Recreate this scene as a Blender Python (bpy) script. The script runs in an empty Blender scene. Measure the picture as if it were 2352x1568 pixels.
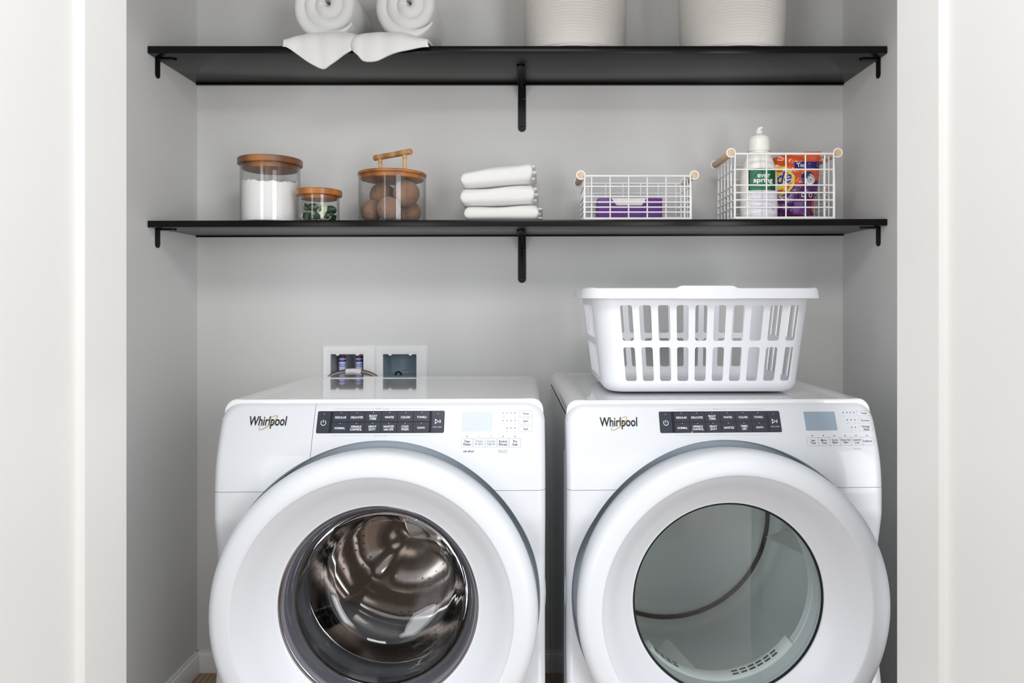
import bpy, bmesh, math, random
import numpy as np
from mathutils import Vector, Matrix
PI = math.pi
R = math.radians
random.seed(7)
S = bpy.context.scene
COL = S.collection

# ------------------------------------------------------------------ camera, light, exposure
FOC, CX, CY, CZ, CAMY = 1700.0, 1235.0, 683.0, 1.2, -2.38
cd = bpy.data.cameras.new('camera'); cam = bpy.data.objects.new('camera', cd); COL.objects.link(cam)
cam.location = (0, CAMY, CZ); cam.rotation_euler = (R(90), 0, 0)
cd.sensor_fit = 'HORIZONTAL'; cd.sensor_width = 36; cd.lens = 36 * FOC / 2352
cd.shift_x = -(CX - 1176) / 2352; cd.shift_y = -(784 - CY) / 2352
cd.clip_start = 0.02
S.camera = cam
S.view_settings.view_transform = 'Standard'; S.view_settings.look = 'None'
S.view_settings.exposure = -0.06; S.view_settings.gamma = 1.0
S.view_settings.use_curve_mapping = False
S.cycles.use_denoising = True
S.cycles.max_bounces = 14; S.cycles.transparent_max_bounces = 24
S.cycles.glossy_bounces = 8; S.cycles.transmission_bounces = 14; S.cycles.diffuse_bounces = 6
W = bpy.data.worlds.new('world'); S.world = W; W.use_nodes = True
W.node_tree.nodes['Background'].inputs[0].default_value = (0.93, 0.96, 1.0, 1)
W.node_tree.nodes['Background'].inputs[1].default_value = 0.62

def area(name, loc, rot, sx, sy, power, col=(1, 1, 1)):
    l = bpy.data.lights.new(name, 'AREA'); l.shape = 'RECTANGLE'; l.size = sx; l.size_y = sy
    l.energy = power; l.color = col
    o = bpy.data.objects.new(name, l); COL.objects.link(o); o.location = loc; o.rotation_euler = rot
    return o
area('ceiling_lamp_light', (0.0, -2.15, 2.50), (R(28), 0, 0), 0.9, 0.5, 17, (1, 0.985, 0.96))
area('front_fill_light', (0.0, -4.9, 1.5), (R(90), 0, 0), 2.4, 2.2, 4, (0.95, 0.975, 1))  # added frontal fill from behind the camera, not an actual window
area('side_fill_right', (1.75, -3.8, 1.12), (R(91), 0, R(34)), 1.2, 2.1, 62, (0.97, 0.985, 1))  # added fill to brighten the left side wall and leaf, no window there
area('side_fill_left', (-1.75, -3.8, 1.12), (R(91), 0, R(-34)), 1.2, 2.1, 42, (0.97, 0.985, 1))  # weaker added fill for the right side wall, likewise no window

# ------------------------------------------------------------------ materials
def lin(c):
    if isinstance(c, str): c = tuple(int(c[i:i+2], 16) / 255 for i in (0, 2, 4))
    return tuple(((x / 12.92) if x <= 0.04045 else ((x + 0.055) / 1.055) ** 2.4) for x in c) + (1,)
def mat(name, col, rough=0.5, metal=0.0, coat=0.0, var=0.03, vscale=8, bump=0.0, bscale=60, spec=0.5, sheen=0.0, sss=0.0, col2=None, wave=None):
    m = bpy.data.materials.new(name); m.use_nodes = True
    N, L = m.node_tree.nodes, m.node_tree.links
    b = N['Principled BSDF']
    b.inputs['Roughness'].default_value = rough; b.inputs['Metallic'].default_value = metal
    b.inputs['Coat Weight'].default_value = coat; b.inputs['Coat Roughness'].default_value = 0.04
    b.inputs['Specular IOR Level'].default_value = spec
    b.inputs['Sheen Weight'].default_value = sheen
    if sss: b.inputs['Subsurface Weight'].default_value = sss; b.inputs['Subsurface Scale'].default_value = 0.01
    tc = N.new('ShaderNodeTexCoord')
    c1 = lin(col); c2 = lin(col2) if col2 else tuple(max(0, x * (1 - var)) for x in c1[:3]) + (1,)
    if wave:
        t = N.new('ShaderNodeTexWave'); t.inputs['Scale'].default_value = wave[0]; t.inputs['Distortion'].default_value = wave[1]
        t.inputs['Detail'].default_value = 3; t.inputs['Detail Scale'].default_value = 1.5; t.bands_direction = wave[2]
        mp = N.new('ShaderNodeMapping'); mp.inputs['Scale'].default_value = wave[3]
        L.new(tc.outputs['Object'], mp.inputs[0]); L.new(mp.outputs[0], t.inputs['Vector'])
    else:
        t = N.new('ShaderNodeTexNoise'); t.inputs['Scale'].default_value = vscale; t.inputs['Detail'].default_value = 3
        L.new(tc.outputs['Object'], t.inputs['Vector'])
    mx = N.new('ShaderNodeMix'); mx.data_type = 'RGBA'
    mx.inputs[6].default_value = c1; mx.inputs[7].default_value = c2
    L.new(t.outputs[1] if wave else t.outputs[0], mx.inputs[0]); L.new(mx.outputs[2], b.inputs['Base Color'])
    if bump:
        n2 = N.new('ShaderNodeTexNoise'); n2.inputs['Scale'].default_value = bscale; n2.inputs['Detail'].default_value = 4
        L.new(tc.outputs['Object'], n2.inputs['Vector'])
        bp = N.new('ShaderNodeBump'); bp.inputs['Strength'].default_value = bump; bp.inputs['Distance'].default_value = 0.004
        L.new(n2.outputs[0], bp.inputs['Height']); L.new(bp.outputs[0], b.inputs['Normal'])
    return m
def thin_glass(name, tint, edge, base=0.04, rough=0.02):
    m = bpy.data.materials.new(name); m.use_nodes = True
    N, L = m.node_tree.nodes, m.node_tree.links; N.clear()
    o = N.new('ShaderNodeOutputMaterial'); mix = N.new('ShaderNodeMixShader')
    tr = N.new('ShaderNodeBsdfTransparent'); gl = N.new('ShaderNodeBsdfAnisotropic'); gl.inputs['Roughness'].default_value = rough
    lw = N.new('ShaderNodeLayerWeight'); lw.inputs['Blend'].default_value = 0.5
    p = N.new('ShaderNodeMath'); p.operation = 'POWER'; p.inputs[1].default_value = 5
    a = N.new('ShaderNodeMath'); a.operation = 'MULTIPLY_ADD'; a.inputs[1].default_value = 0.8; a.inputs[2].default_value = base
    p2 = N.new('ShaderNodeMath'); p2.operation = 'POWER'; p2.inputs[1].default_value = 4
    mc = N.new('ShaderNodeMix'); mc.data_type = 'RGBA'; mc.inputs[6].default_value = lin(tint); mc.inputs[7].default_value = lin(edge)
    L.new(lw.outputs['Facing'], p.inputs[0]); L.new(p.outputs[0], a.inputs[0]); L.new(a.outputs[0], mix.inputs[0])
    L.new(lw.outputs['Facing'], p2.inputs[0]); L.new(p2.outputs[0], mc.inputs[0]); L.new(mc.outputs[2], tr.inputs['Color'])
    L.new(tr.outputs[0], mix.inputs[1]); L.new(gl.outputs[0], mix.inputs[2]); L.new(mix.outputs[0], o.inputs[0])
    return m
def holes_metal(name, col, cell, hole, rough):
    """brushed steel with rows of small drilled holes: u = angle * radius, v = depth, from the UV map in metres"""
    m = mat(name, col, rough, 1.0, var=0.15, vscale=14)
    N, L = m.node_tree.nodes, m.node_tree.links; b = N['Principled BSDF']
    uv = N.new('ShaderNodeUVMap'); mp = N.new('ShaderNodeVectorMath'); mp.operation = 'SCALE'; mp.inputs['Scale'].default_value = 1 / cell
    fr = N.new('ShaderNodeVectorMath'); fr.operation = 'FRACTION'
    sb = N.new('ShaderNodeVectorMath'); sb.operation = 'SUBTRACT'; sb.inputs[1].default_value = (0.5, 0.5, 0)
    ml = N.new('ShaderNodeVectorMath'); ml.operation = 'MULTIPLY'; ml.inputs[1].default_value = (1, 1, 0)
    ln = N.new('ShaderNodeVectorMath'); ln.operation = 'LENGTH'
    lt = N.new('ShaderNodeMath'); lt.operation = 'LESS_THAN'; lt.inputs[1].default_value = hole / cell
    L.new(uv.outputs[0], mp.inputs[0]); L.new(mp.outputs[0], fr.inputs[0]); L.new(fr.outputs[0], sb.inputs[0])
    L.new(sb.outputs[0], ml.inputs[0]); L.new(ml.outputs[0], ln.inputs[0]); L.new(ln.outputs['Value'], lt.inputs[0])
    old = b.inputs['Base Color'].links[0].from_socket
    mx = N.new('ShaderNodeMix'); mx.data_type = 'RGBA'; mx.inputs[7].default_value = (0.004, 0.004, 0.004, 1)
    L.new(lt.outputs[0], mx.inputs[0]); L.new(old, mx.inputs[6]); L.new(mx.outputs[2], b.inputs['Base Color'])
    inv = N.new('ShaderNodeMath'); inv.operation = 'SUBTRACT'; inv.inputs[0].default_value = 1
    L.new(lt.outputs[0], inv.inputs[1]); L.new(inv.outputs[0], b.inputs['Metallic'])
    return m
MT = dict(
    wall=mat('grey_wall_paint', 'd9d9d8', 0.75, var=0.02, vscale=2, bump=0.04, bscale=220),
    trim=mat('white_trim_paint', 'ececea', 0.35, var=0.015, vscale=3),
    ceil=mat('ceiling_paint', 'eeeeec', 0.8),
    floor=mat('brown_wood_floor', 'a88d74', 0.35, col2='8a6d55', wave=(3, 4, 'X', (6, 0.6, 1))),
    shelf=mat('black_shelf_laminate', '0a080a', 0.25, var=0.3, vscale=20, spec=0.24),
    iron=mat('black_bracket_steel', '060709', 0.4, 0.0, var=0.1, spec=0.25),
    enamel=mat('white_enamel', 'd2d5da', 0.34, coat=0.25, var=0.01, vscale=2),
    lid=mat('white_enamel_top', 'e9e9eb', 0.12, coat=1.0, var=0.01, vscale=2),
    recess=mat('blue_shade_recess', 'd8e4ee', 0.45, coat=0.05), side=mat('side_panel_enamel', 'c9d2da', 0.2, coat=0.5, var=0.02),  # recess: blue tint paints the bluish shade of the door groove into the colour
    plastic=mat('white_door_plastic', 'd4d8de', 0.42, coat=0.12, var=0.01, vscale=2),
    panel=mat('black_control_glass', '05060a', 0.12, coat=0.5),
    key=mat('dark_blue_key', '2b303e', 0.28, var=0.15, vscale=30),
    ink_w=mat('white_print', 'f4f4f6', 0.5), ink_k=mat('black_print', '15151a', 0.4), ink_g=mat('grey_print', '8e939b', 0.5),
    line=mat('pale_grey_print', 'a2a8b0', 0.5), dark=mat('dark_badge_metal', '1d1a19', 0.25, 0.6),
    gold=mat('gold_badge_metal', 'c8a45e', 0.25, 0.9), blueink=mat('navy_print', '29335c', 0.4),
    lcd=mat('grey_display_glass', '8fa0ae', 0.12, coat=0.8), lcdw=mat('pale_display_glass', 'c9d2de', 0.15, coat=0.8),
    amber=mat('amber_lens', 'e89a3c', 0.3),
    rubber=mat('grey_rubber_gasket', '55565c', 0.45, var=0.2), seal=mat('black_felt_seal', '060606', 0.8),
    smoke=mat('smoked_door_ring', '7c7c86', 0.12, 0.5, coat=0.6, var=0.2),
    steel=mat('drum_steel', '9d958f', 0.16, 1.0, var=0.2, vscale=9),
    drumhole=holes_metal('perforated_drum_steel', 'a59c96', 0.020, 0.0030, 0.2),
    dryerwall=mat('dryer_drum_enamel', 'ebeff0', 0.28, coat=0.4, var=0.03),
    dryerfin=mat('dryer_fin_plastic', 'fbfcfc', 0.35), dark_slot=mat('dark_slot', '3c4447', 0.6),
    glass=thin_glass('clear_jar_glass', 'fdfdfd', 'cfd2d3', 0.03), bowl=thin_glass('clear_bowl_glass', 'f0f1f3', '50525c', 0.07),
    tint=thin_glass('tinted_door_glass', 'eaf0ee', 'b4bfbd', 0.06),
    wood_o=mat('orange_wood_lid', 'c07a36', 0.38, coat=0.2, col2='9a5a22', wave=(4, 3, 'X', (1, 6, 1))),
    wood_b=mat('brown_acacia_lid', 'a8713c', 0.4, coat=0.2, col2='70452a', wave=(2.2, 5, 'X', (1, 3.5, 1))),
    bamboo=mat('bamboo_rod', 'dcb27e', 0.45, col2='b98550', wave=(2.3, 6, 'X', (3, 1, 1))),
    dowel=mat('pale_wood_dowel', 'dfc19c', 0.5, col2='c9a47a', wave=(6, 2, 'X', (1, 1, 1))),
    powder=mat('white_powder', 'f6f6f6', 0.95, bump=0.2, bscale=160), 
    wool=mat('brown_wool', 'a98670', 0.95, col2='7c5b47', vscale=30, bump=1.0, bscale=90, sheen=0.3),
    leaf_d=mat('dark_green_leaf', '14301c', 0.35, col2='24502c', vscale=30), leaf_l=mat('pale_green_leaf', 'c5d3a4', 0.4, col2='dfe6cc', vscale=30),
    towel=mat('white_terry', 'eaeae8', 0.95, var=0.02, bump=0.22, bscale=420, sheen=0.25),
    weave=mat('cream_woven_rope', 'e4e0db', 0.9, var=0.06, vscale=90, bump=0.35, bscale=300),
    wire=mat('white_wire', 'f4f4f4', 0.35, var=0.01), basket=mat('white_basket_plastic', 'e6e8ee', 0.4, var=0.01, sss=0.05),
    purple=mat('purple_carton', '6a2c91', 0.4, var=0.1), card=mat('white_card', 'f3f1ee', 0.6),
    bottle=mat('cream_bottle_plastic', 'f1eee8', 0.35, var=0.01, sss=0.05), green=mat('green_label', '17704a', 0.4, var=0.1),
    greend=mat('dark_green_label', '07491a', 0.4), lilac=mat('pale_lilac_label', 'e9e4ee', 0.5), blackl=mat('black_label_edge', '11120f', 0.5),
    orange=mat('orange_pouch_film', 'dc5a26', 0.22, coat=0.4, var=0.1, bump=0.6, bscale=24),
    violet=mat('violet_pouch_film', '5c1d68', 0.2, coat=0.4, var=0.25, bump=0.6, bscale=24), violet2=mat('light_violet_print', '8a55a8', 0.3, var=0.4, vscale=60),
    yellow=mat('yellow_print', 'efd02e', 0.3), navy=mat('navy_pouch_print', '1a1c78', 0.3), red=mat('red_pouch_edge', 'e23a1c', 0.3),
    plate=mat('white_plate_plastic', 'eeeff1', 0.35), boxin=mat('grey_box_plastic', 'a4a3aa', 0.5), boxin2=mat('blue_grey_box_plastic', '8fa2ad', 0.5),
    vlabel=mat('pale_blue_label', 'c9cfee', 0.4), vblue=mat('blue_label_band', '3a48a8', 0.4), vred=mat('dark_red_knob', '6a1c1a', 0.4),
    braid=mat('braided_hose_steel', 'a89c92', 0.35, 0.6, var=0.4, vscale=150), tagm=mat('white_paper_tag', 'efeef0', 0.6),
)

def solid_glass():
    m = bpy.data.materials.new('solid_door_glass'); m.use_nodes = True; N, L = m.node_tree.nodes, m.node_tree.links; N.clear()
    o = N.new('ShaderNodeOutputMaterial'); g = N.new('ShaderNodeBsdfGlass'); g.inputs['IOR'].default_value = 1.5; g.inputs['Roughness'].default_value = 0.0
    tc = N.new('ShaderNodeTexCoord'); n = N.new('ShaderNodeTexNoise'); n.inputs['Scale'].default_value = 9; b = N.new('ShaderNodeBump'); b.inputs['Strength'].default_value = 0.12; b.inputs['Distance'].default_value = 0.01
    L.new(tc.outputs['Object'], n.inputs['Vector']); L.new(n.outputs[0], b.inputs['Height']); L.new(b.outputs[0], g.inputs['Normal']); g.inputs['Color'].default_value = (0.96, 0.97, 0.98, 1)
    L.new(g.outputs[0], o.inputs[0]); return m
MT['solid'] = solid_glass()

# ------------------------------------------------------------------ mesh helpers
class MB:
    def __init__(s): s.v = []; s.f = []; s.uv = {}
    def add(s, V, F):
        n = len(s.v); s.v += [tuple(p) for p in V]; s.f += [tuple(i + n for i in f) for f in F]; return s
    def box(s, x0, x1, y0, y1, z0, z1):
        return s.add([(x, y, z) for x in (x0, x1) for y in (y0, y1) for z in (z0, z1)],
                     [(0, 1, 3, 2), (4, 6, 7, 5), (0, 4, 5, 1), (2, 3, 7, 6), (0, 2, 6, 4), (1, 5, 7, 3)])
    def rbox(s, x0, x1, y0, y1, z0, z1, r, seg=3):
        bm = bmesh.new(); bmesh.ops.create_cube(bm, size=1)
        for v in bm.verts: v.co = Vector(((x0+x1)/2 + v.co.x*(x1-x0), (y0+y1)/2 + v.co.y*(y1-y0), (z0+z1)/2 + v.co.z*(z1-z0)))
        bmesh.ops.bevel(bm, geom=bm.edges[:], offset=r, segments=seg, profile=0.5, affect='EDGES')
        bm.verts.index_update(); s.add([v.co[:] for v in bm.verts], [[v.index for v in f.verts] for f in bm.faces]); bm.free(); return s
    def grid(s, P, cu=False, cv=False):
        a, b = len(P), len(P[0]); F = []
        for i in range(a if cu else a - 1):
            for j in range(b if cv else b - 1):
                F.append((i*b + j, ((i+1) % a)*b + j, ((i+1) % a)*b + (j+1) % b, i*b + (j+1) % b))
        return s.add([p for r in P for p in r], F)
    def revolve(s, prof, c=(0, 0, 0), axis='z', n=64, a0=0, a1=2*PI, cap=False):
        """prof: list of (radius, height along axis)"""
        full = abs(a1 - a0 - 2*PI) < 1e-6; m = n if full else n + 1; P = []
        for r, h in prof:
            row = []
            for i in range(m):
                a = a0 + (a1 - a0) * i / n; ca, sa = r*math.cos(a), r*math.sin(a)
                row.append((c[0]+ca, c[1]+sa, c[2]+h) if axis == 'z' else (c[0]+ca, c[1]+h, c[2]+sa) if axis == 'y' else (c[0]+h, c[1]+ca, c[2]+sa))
            P.append(row)
        return s.grid(P, False, full)
    def tube(s, pts, r, n=8, closed=False, flat=None):
        pts = [Vector(p) for p in pts]; m = len(pts); rings = []; a = None
        for i, p in enumerate(pts):
            if closed: t = pts[(i+1) % m] - pts[i-1]
            else: t = pts[min(i+1, m-1)] - pts[max(i-1, 0)]
            t.normalize()
            if a is None: a = t.cross(Vector((0, 0, 1)) if abs(t.z) < 0.9 else Vector((1, 0, 0)))
            a = (a - t*a.dot(t)).normalized(); b = t.cross(a)
            rr = r[i] if isinstance(r, (list, tuple)) else r
            rings.append([tuple(p + (a*math.cos(k*2*PI/n) + b*math.sin(k*2*PI/n))*rr) for k in range(n)])
        s.grid(rings, closed, True)
        if not closed:
            k = len(s.v) - m*n
            s.f.append(tuple(range(k, k+n))); s.f.append(tuple(range(k+(m-1)*n, k+m*n)))
        return s
    def prism(s, poly, fn0, fn1):
        """poly 2D list; fn0/fn1 map (a,b)->3D for the two faces"""
        n = len(poly); return s.add([fn0(*p) for p in poly] + [fn1(*p) for p in poly],
            [tuple(range(n)), tuple(range(n, 2*n))] + [(i, (i+1) % n, n+(i+1) % n, n+i) for i in range(n)])
    def build(s, name, m, parent=None, smooth=35, **tags):
        me = bpy.data.meshes.new(name); me.from_pydata(s.v, [], s.f); me.validate()
        bm = bmesh.new(); bm.from_mesh(me); bmesh.ops.remove_doubles(bm, verts=bm.verts[:], dist=1e-6)
        bmesh.ops.recalc_face_normals(bm, faces=bm.faces[:]); bm.to_mesh(me); bm.free()
        if smooth:
            me.shade_smooth(); me.set_sharp_from_angle(angle=R(smooth))
        me.materials.append(MT[m] if isinstance(m, str) else m)
        o = bpy.data.objects.new(name, me); COL.objects.link(o)
        if parent is not None: o.parent = parent
        for k, v in tags.items(): o[k] = v
        return o
def bake(o, ang):
    dg = bpy.context.evaluated_depsgraph_get(); dg.update(); me = bpy.data.meshes.new_from_object(o.evaluated_get(dg))
    o.modifiers.clear(); o.data = me; me.shade_smooth(); me.set_sharp_from_angle(angle=R(ang))
def thing(name, label, cat, loc=(0, 0, 0), rz=0, group=None):
    o = bpy.data.objects.new(name, None); COL.objects.link(o); o.location = loc; o.rotation_euler = (0, 0, rz)
    o.empty_display_size = 0.05; o['label'] = label; o['category'] = cat
    if group: o['group'] = group
    return o
def tag(o, label, cat, group=None):
    o['label'] = label; o['category'] = cat
    if group: o['group'] = group
    return o
def struct(mb, name, m, smooth=35): return mb.build(name, m, smooth=smooth, kind='structure')
def rrect(x0, x1, z0, z1, r, n=5):
    out = []
    for cx, cz, a in ((x1-r, z1-r, 0), (x0+r, z1-r, 90), (x0+r, z0+r, 180), (x1-r, z0+r, 270)):
        for i in range(n+1): t = R(a + 90*i/n); out.append((cx + r*math.cos(t), cz + r*math.sin(t)))
    return out
_tc = {}
def text2d(body, bold=0.0, spacing=1.0, shear=0.0):
    k = (body, bold, spacing, shear)
    if k in _tc: return _tc[k]
    c = bpy.data.curves.new('t', 'FONT'); c.body = body; c.size = 1; c.align_x = 'CENTER'; c.align_y = 'CENTER'
    c.offset = bold; c.space_line = 0.93; c.space_character = spacing; c.shear = shear; c.resolution_u = 3
    o = bpy.data.objects.new('t', c); COL.objects.link(o); dg = bpy.context.evaluated_depsgraph_get(); dg.update()
    me = bpy.data.meshes.new_from_object(o.evaluated_get(dg))
    V = [(v.co.x, v.co.y) for v in me.vertices]; F = [tuple(p.vertices) for p in me.polygons]
    bpy.data.objects.remove(o); bpy.data.curves.remove(c); bpy.data.meshes.remove(me)
    xs = [v[0] for v in V]; ys = [v[1] for v in V]; x0, x1, y0, y1 = min(xs), max(xs), min(ys), max(ys)
    V = [((x - (x0+x1)/2), (y - (y0+y1)/2)) for x, y in V]
    _tc[k] = (V, F, x1-x0, y1-y0); return _tc[k]
def text_on(mb, body, fn, w=None, h=None, bold=0.0, spacing=1.0, shear=0.0):
    """fn(a,b) -> 3D; lettering centred on (0,0), scaled to width w and/or height h"""
    V, F, tw, th = text2d(body, bold, spacing, shear)
    sx = (w/tw) if w else None; sy = (h/th) if h else None
    sx = sx or sy; sy = sy or sx
    return mb.add([fn(x*sx, y*sy) for x, y in V], F)
def bars(mb, fn, w, rows_, seed=1):
    """rows of short printed dashes: fine print too small to read"""
    rd = random.Random(seed)
    for c_, h in rows_:
        a = -w/2
        while a < w/2 - 0.06*w:
            l = min(w*rd.uniform(0.06, 0.17), w/2 - a); mb.add([fn(a, c_-h/2), fn(a+l, c_-h/2), fn(a+l, c_+h/2), fn(a, c_+h/2)], [(0, 1, 2, 3)]); a += l + w*0.03
    return mb
def px(x, y, Y):
    """photo pixel on the vertical plane at depth Y -> world (x, z)"""
    s = FOC / (Y - CAMY); return ((x - CX)/s, CZ - (y - CY)/s)

# ------------------------------------------------------------------ the closet shell
XL, XR, ZC, YF, YO = -1.0948, 0.9814, 2.44, -0.98, -1.117
JL, JR = -0.777, 0.679
HOLES = [(-0.665, -0.559, 0.944, 1.018), (-0.497, -0.389, 0.944, 1.018)]
m = MB()
xs = [XL-0.1, HOLES[0][0], HOLES[0][1], HOLES[1][0], HOLES[1][1], XR+0.1]
m.box(xs[0], xs[5], 0, 0.12, -0.02, 0.944); m.box(xs[0], xs[5], 0, 0.12, 1.018, ZC)
for a, b in ((0, 1), (2, 3), (4, 5)): m.box(xs[a], xs[b], 0, 0.12, 0.944, 1.018)
struct(m, 'wall_back', 'wall')
struct(MB().box(XL-0.1, XL, YF, 0.0, -0.02, ZC), 'wall_left', 'wall')
struct(MB().box(XR, XR+0.1, YF, 0.0, -0.02, ZC), 'wall_right', 'wall')
struct(MB().box(-2.8, 2.8, -5.0, 0.12, -0.06, 0.0), 'floor', 'floor')
struct(MB().box(XL-0.1, XR+0.1, YO, 0.12, ZC, ZC+0.05), 'ceiling', 'ceil')
m = MB().box(-2.8, XL-0.002, YO, YF, 0, ZC).box(XR+0.002, 2.8, YO, YF, 0, ZC).box(XL-0.002, XR+0.002, YO, YF, 2.15, ZC)
struct(m, 'wall_front', 'trim')
for i, (xj, sg) in enumerate(((XL, -1), (XR, 1))):   # painted jamb boards at the full-width opening
    struct(MB().box(min(xj, xj-sg*0.012), max(xj, xj-sg*0.012), YO-0.004, YF+0.004, 0, 2.15), 'trim_%d' % (i+1), 'trim', 20)
def open_door(name, hx, sg, ang):
    """flat-panel door leaf swung open: u along the leaf from the hinge, w = into the leaf"""
    du = (sg*math.sin(R(ang)), -math.cos(R(ang))); dw = (sg*math.cos(R(ang)), math.sin(R(ang)))
    L_, st, rc, th, Hh = 0.70, 0.115, 0.0135, 0.036, 2.03
    f = lambda u, w, z: (hx + du[0]*u + dw[0]*w, YF + du[1]*u + dw[1]*w, z)
    m = MB()
    def ring(u0, u1, z0, z1, w): return [f(u0, w, z0), f(u1, w, z0), f(u1, w, z1), f(u0, w, z1)]
    m.grid([ring(0.0015, L_-0.0015, 0.0115, Hh-0.0015, th-0.0), ring(0, L_, 0.01, Hh, th-0.0015), ring(0, L_, 0.01, Hh, 0.0015), ring(0.0015, L_-0.0015, 0.0115, Hh-0.0015, 0),
            ring(st, L_-st, 0.20, Hh-0.115, 0), ring(st, L_-st, 0.20, Hh-0.115, rc)], False, True)
    m.add(ring(st, L_-st, 0.20, Hh-0.115, rc), [(0, 1, 2, 3)]); m.add(ring(0.0015, L_-0.0015, 0.0115, Hh-0.0015, th), [(0, 1, 2, 3)])
    # the second leaf of the folding pair, folded back behind the first
    g0, g1 = th+0.006, 2*th+0.006
    m.grid([ring(0, L_, 0.01, Hh, g0), ring(0, L_, 0.01, Hh, g1)], False, True); m.add(ring(0, L_, 0.01, Hh, g0), [(0, 1, 2, 3)]); m.add(ring(0, L_, 0.01, Hh, g1), [(0, 1, 2, 3)])
    struct(m, name, 'trim', 20)
open_door('door_1', JL, -1, 4.6); open_door('door_2', JR, 1, 8.8)
def base(name, p0, p1, nrm):
    prof = [(0, 0), (0.014, 0), (0.014, 0.048), (0.011, 0.056), (0.006, 0.060), (0.006, 0.066), (0, 0.066)]
    f = lambda p: (lambda a, b: (p[0] + nrm[0]*a, p[1] + nrm[1]*a, b))
    struct(MB().prism(prof, f(p0), f(p1)), name, 'trim', 25)
base('baseboard_back', (XL, 0), (XR, 0), (0, -1)); base('baseboard_left', (XL, 0), (XL, YF), (1, 0)); base('baseboard_right', (XR, 0), (XR, YF), (-1, 0))

# ------------------------------------------------------------------ shelves and brackets
def zs(x): return 1.4180 + 0.0024*x          # lower shelf top
def shelf(z, th, tilt, label):
    m = MB().rbox(XL+0.001, XR-0.001, -0.305, -0.001, -th, 0, 0.0012, 2)
    m.v = [(a, b, c + tilt*a) for a, b, c in m.v]
    t = thing('wall_shelf', label, 'shelf', (0, 0, z), group='black shelves across the closet')
    m.build('shelf_board', 'shelf', t)
    n = MB().box(XL+0.002, XR-0.002, -0.012, -0.001, -th-0.004, -th-0.0002); n.v = [(a, b, c + tilt*a) for a, b, c in n.v]
    n.build('back_cleat', 'shelf', t)
shelf(1.905, 0.0205, 0, 'long black shelf nearest the top, holding rolled towels and woven baskets')
shelf(1.418, 0.0185, 0.0024, 'long black shelf holding the glass jars, folded towels and wire baskets')
def strap(mb, L, w, t, fn):
    """rounded-end flat strap of length L, w wide, from 0 to L"""
    poly = [(-w/2, 0), (w/2, 0), (w/2, L-w/2)] + [(w/2*math.cos(R(a)), L-w/2+w/2*math.sin(R(a))) for a in range(15, 180, 15)] + [(-w/2, L-w/2)]
    mb.prism(poly, lambda a, b: fn(a, b, 0), lambda a, b: fn(a, b, t))
def center_bracket(x, z, label):
    t = thing('shelf_bracket', label, 'bracket', (x, 0, z), group='large L brackets under the middle of the shelves')
    m = MB(); strap(m, 0.152, 0.025, 0.004, lambda a, b, c: (a, -0.0005-c, -b)); m.build('wall_leg', 'iron', t)
    m = MB(); strap(m, 0.205, 0.025, 0.004, lambda a, b, c: (a, -b-0.001, -0.0005-c)); m.build('shelf_arm', 'iron', t)
    m = MB()
    arc = [(-0.004 - 0.12*(1-math.cos(R(a))) - 0.0, -0.112 + 0.108*math.sin(R(a))) for a in range(0, 91, 10)]
    poly = arc + [(-0.004, -0.004)]
    m.prism(poly, lambda a, b: (-0.003, a, b), lambda a, b: (0.003, a, b)); m.build('gusset', 'iron', t)
    for zz in (-0.045, -0.139):
        MB().revolve([(0.0001, -0.0068), (0.003, -0.0066), (0.0048, -0.0052), (0.005, -0.0044)], (0.005 if zz > -0.1 else 0, 0, zz), 'y', 16).build('screw', 'panel', t)
for z, tx in ((1.8840, 'under the upper shelf, centre'), (1.3990, 'under the lower shelf, centre, with screw heads showing')):
    center_bracket(-0.0504, z, 'large black steel L bracket ' + tx)
def corner_bracket(x, sg, z, label):
    t = thing('corner_brace', label, 'bracket', (x, -0.252, z), group='small black corner braces at the shelf ends')
    m = MB(); strap(m, 0.0545, 0.0225, 0.0035, lambda a, b, c: (sg*(0.0005+c), a, -b)); m.build('wall_leg', 'iron', t)
    m = MB(); strap(m, 0.0545, 0.0225, 0.0035, lambda a, b, c: (sg*(b+0.001), a, -0.0005-c)); m.build('shelf_arm', 'iron', t)
for z, wh in ((1.8843, 'upper'), (1.3995, 'lower')):
    dz = 0.0024 if wh == 'lower' else 0
    corner_bracket(XL, 1, z + dz*XL, 'small black corner brace holding the left end of the %s shelf' % wh)
    corner_bracket(XR, -1, z + dz*XR, 'small black corner brace holding the right end of the %s shelf' % wh)

# ------------------------------------------------------------------ washer and dryer
HW, ZCD, RH, ZT = 0.343, 0.568, 0.3325, 0.979
_kz = [0.0, 0.36, 0.45, 0.655, 0.74, 0.80, 0.84, 0.87, 0.905, 0.968, 1.05]
_ky = [0.0, 0.0, 0.020, 0.020, 0.0, 0.0, 0.004, 0.011, 0.024, 0.0515, 0.087]
_tz = np.arange(-0.05, 1.06, 0.002); _ty = np.interp(_tz, _kz, _ky)
_k = np.exp(-0.5*(np.arange(-12, 13)*0.002/0.006)**2); _k /= _k.sum(); _ty = np.convolve(np.pad(_ty, 12, 'edge'), _k, 'valid')
def prof(z): return float(np.interp(z, _tz, _ty))
def sdf(x, z):   # inside distance to the front outline
    rc = 0.042 if z > 0.5 else 0.012
    cx_, cz_ = HW - rc, (ZT - rc if z > 0.5 else 0.09 + rc)
    dx = abs(x) - cx_; dz = (z - cz_) if z > 0.5 else (cz_ - z)
    return rc - (math.hypot(max(dx, 0), max(dz, 0)) + min(max(dx, dz), 0))
def front_y(x, z):
    d = max(0.0, sdf(x, z)); r = 0.016
    return prof(z) + (r - math.sqrt(max(0, r*r - (r-d)**2)) if d < r else 0)
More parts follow.
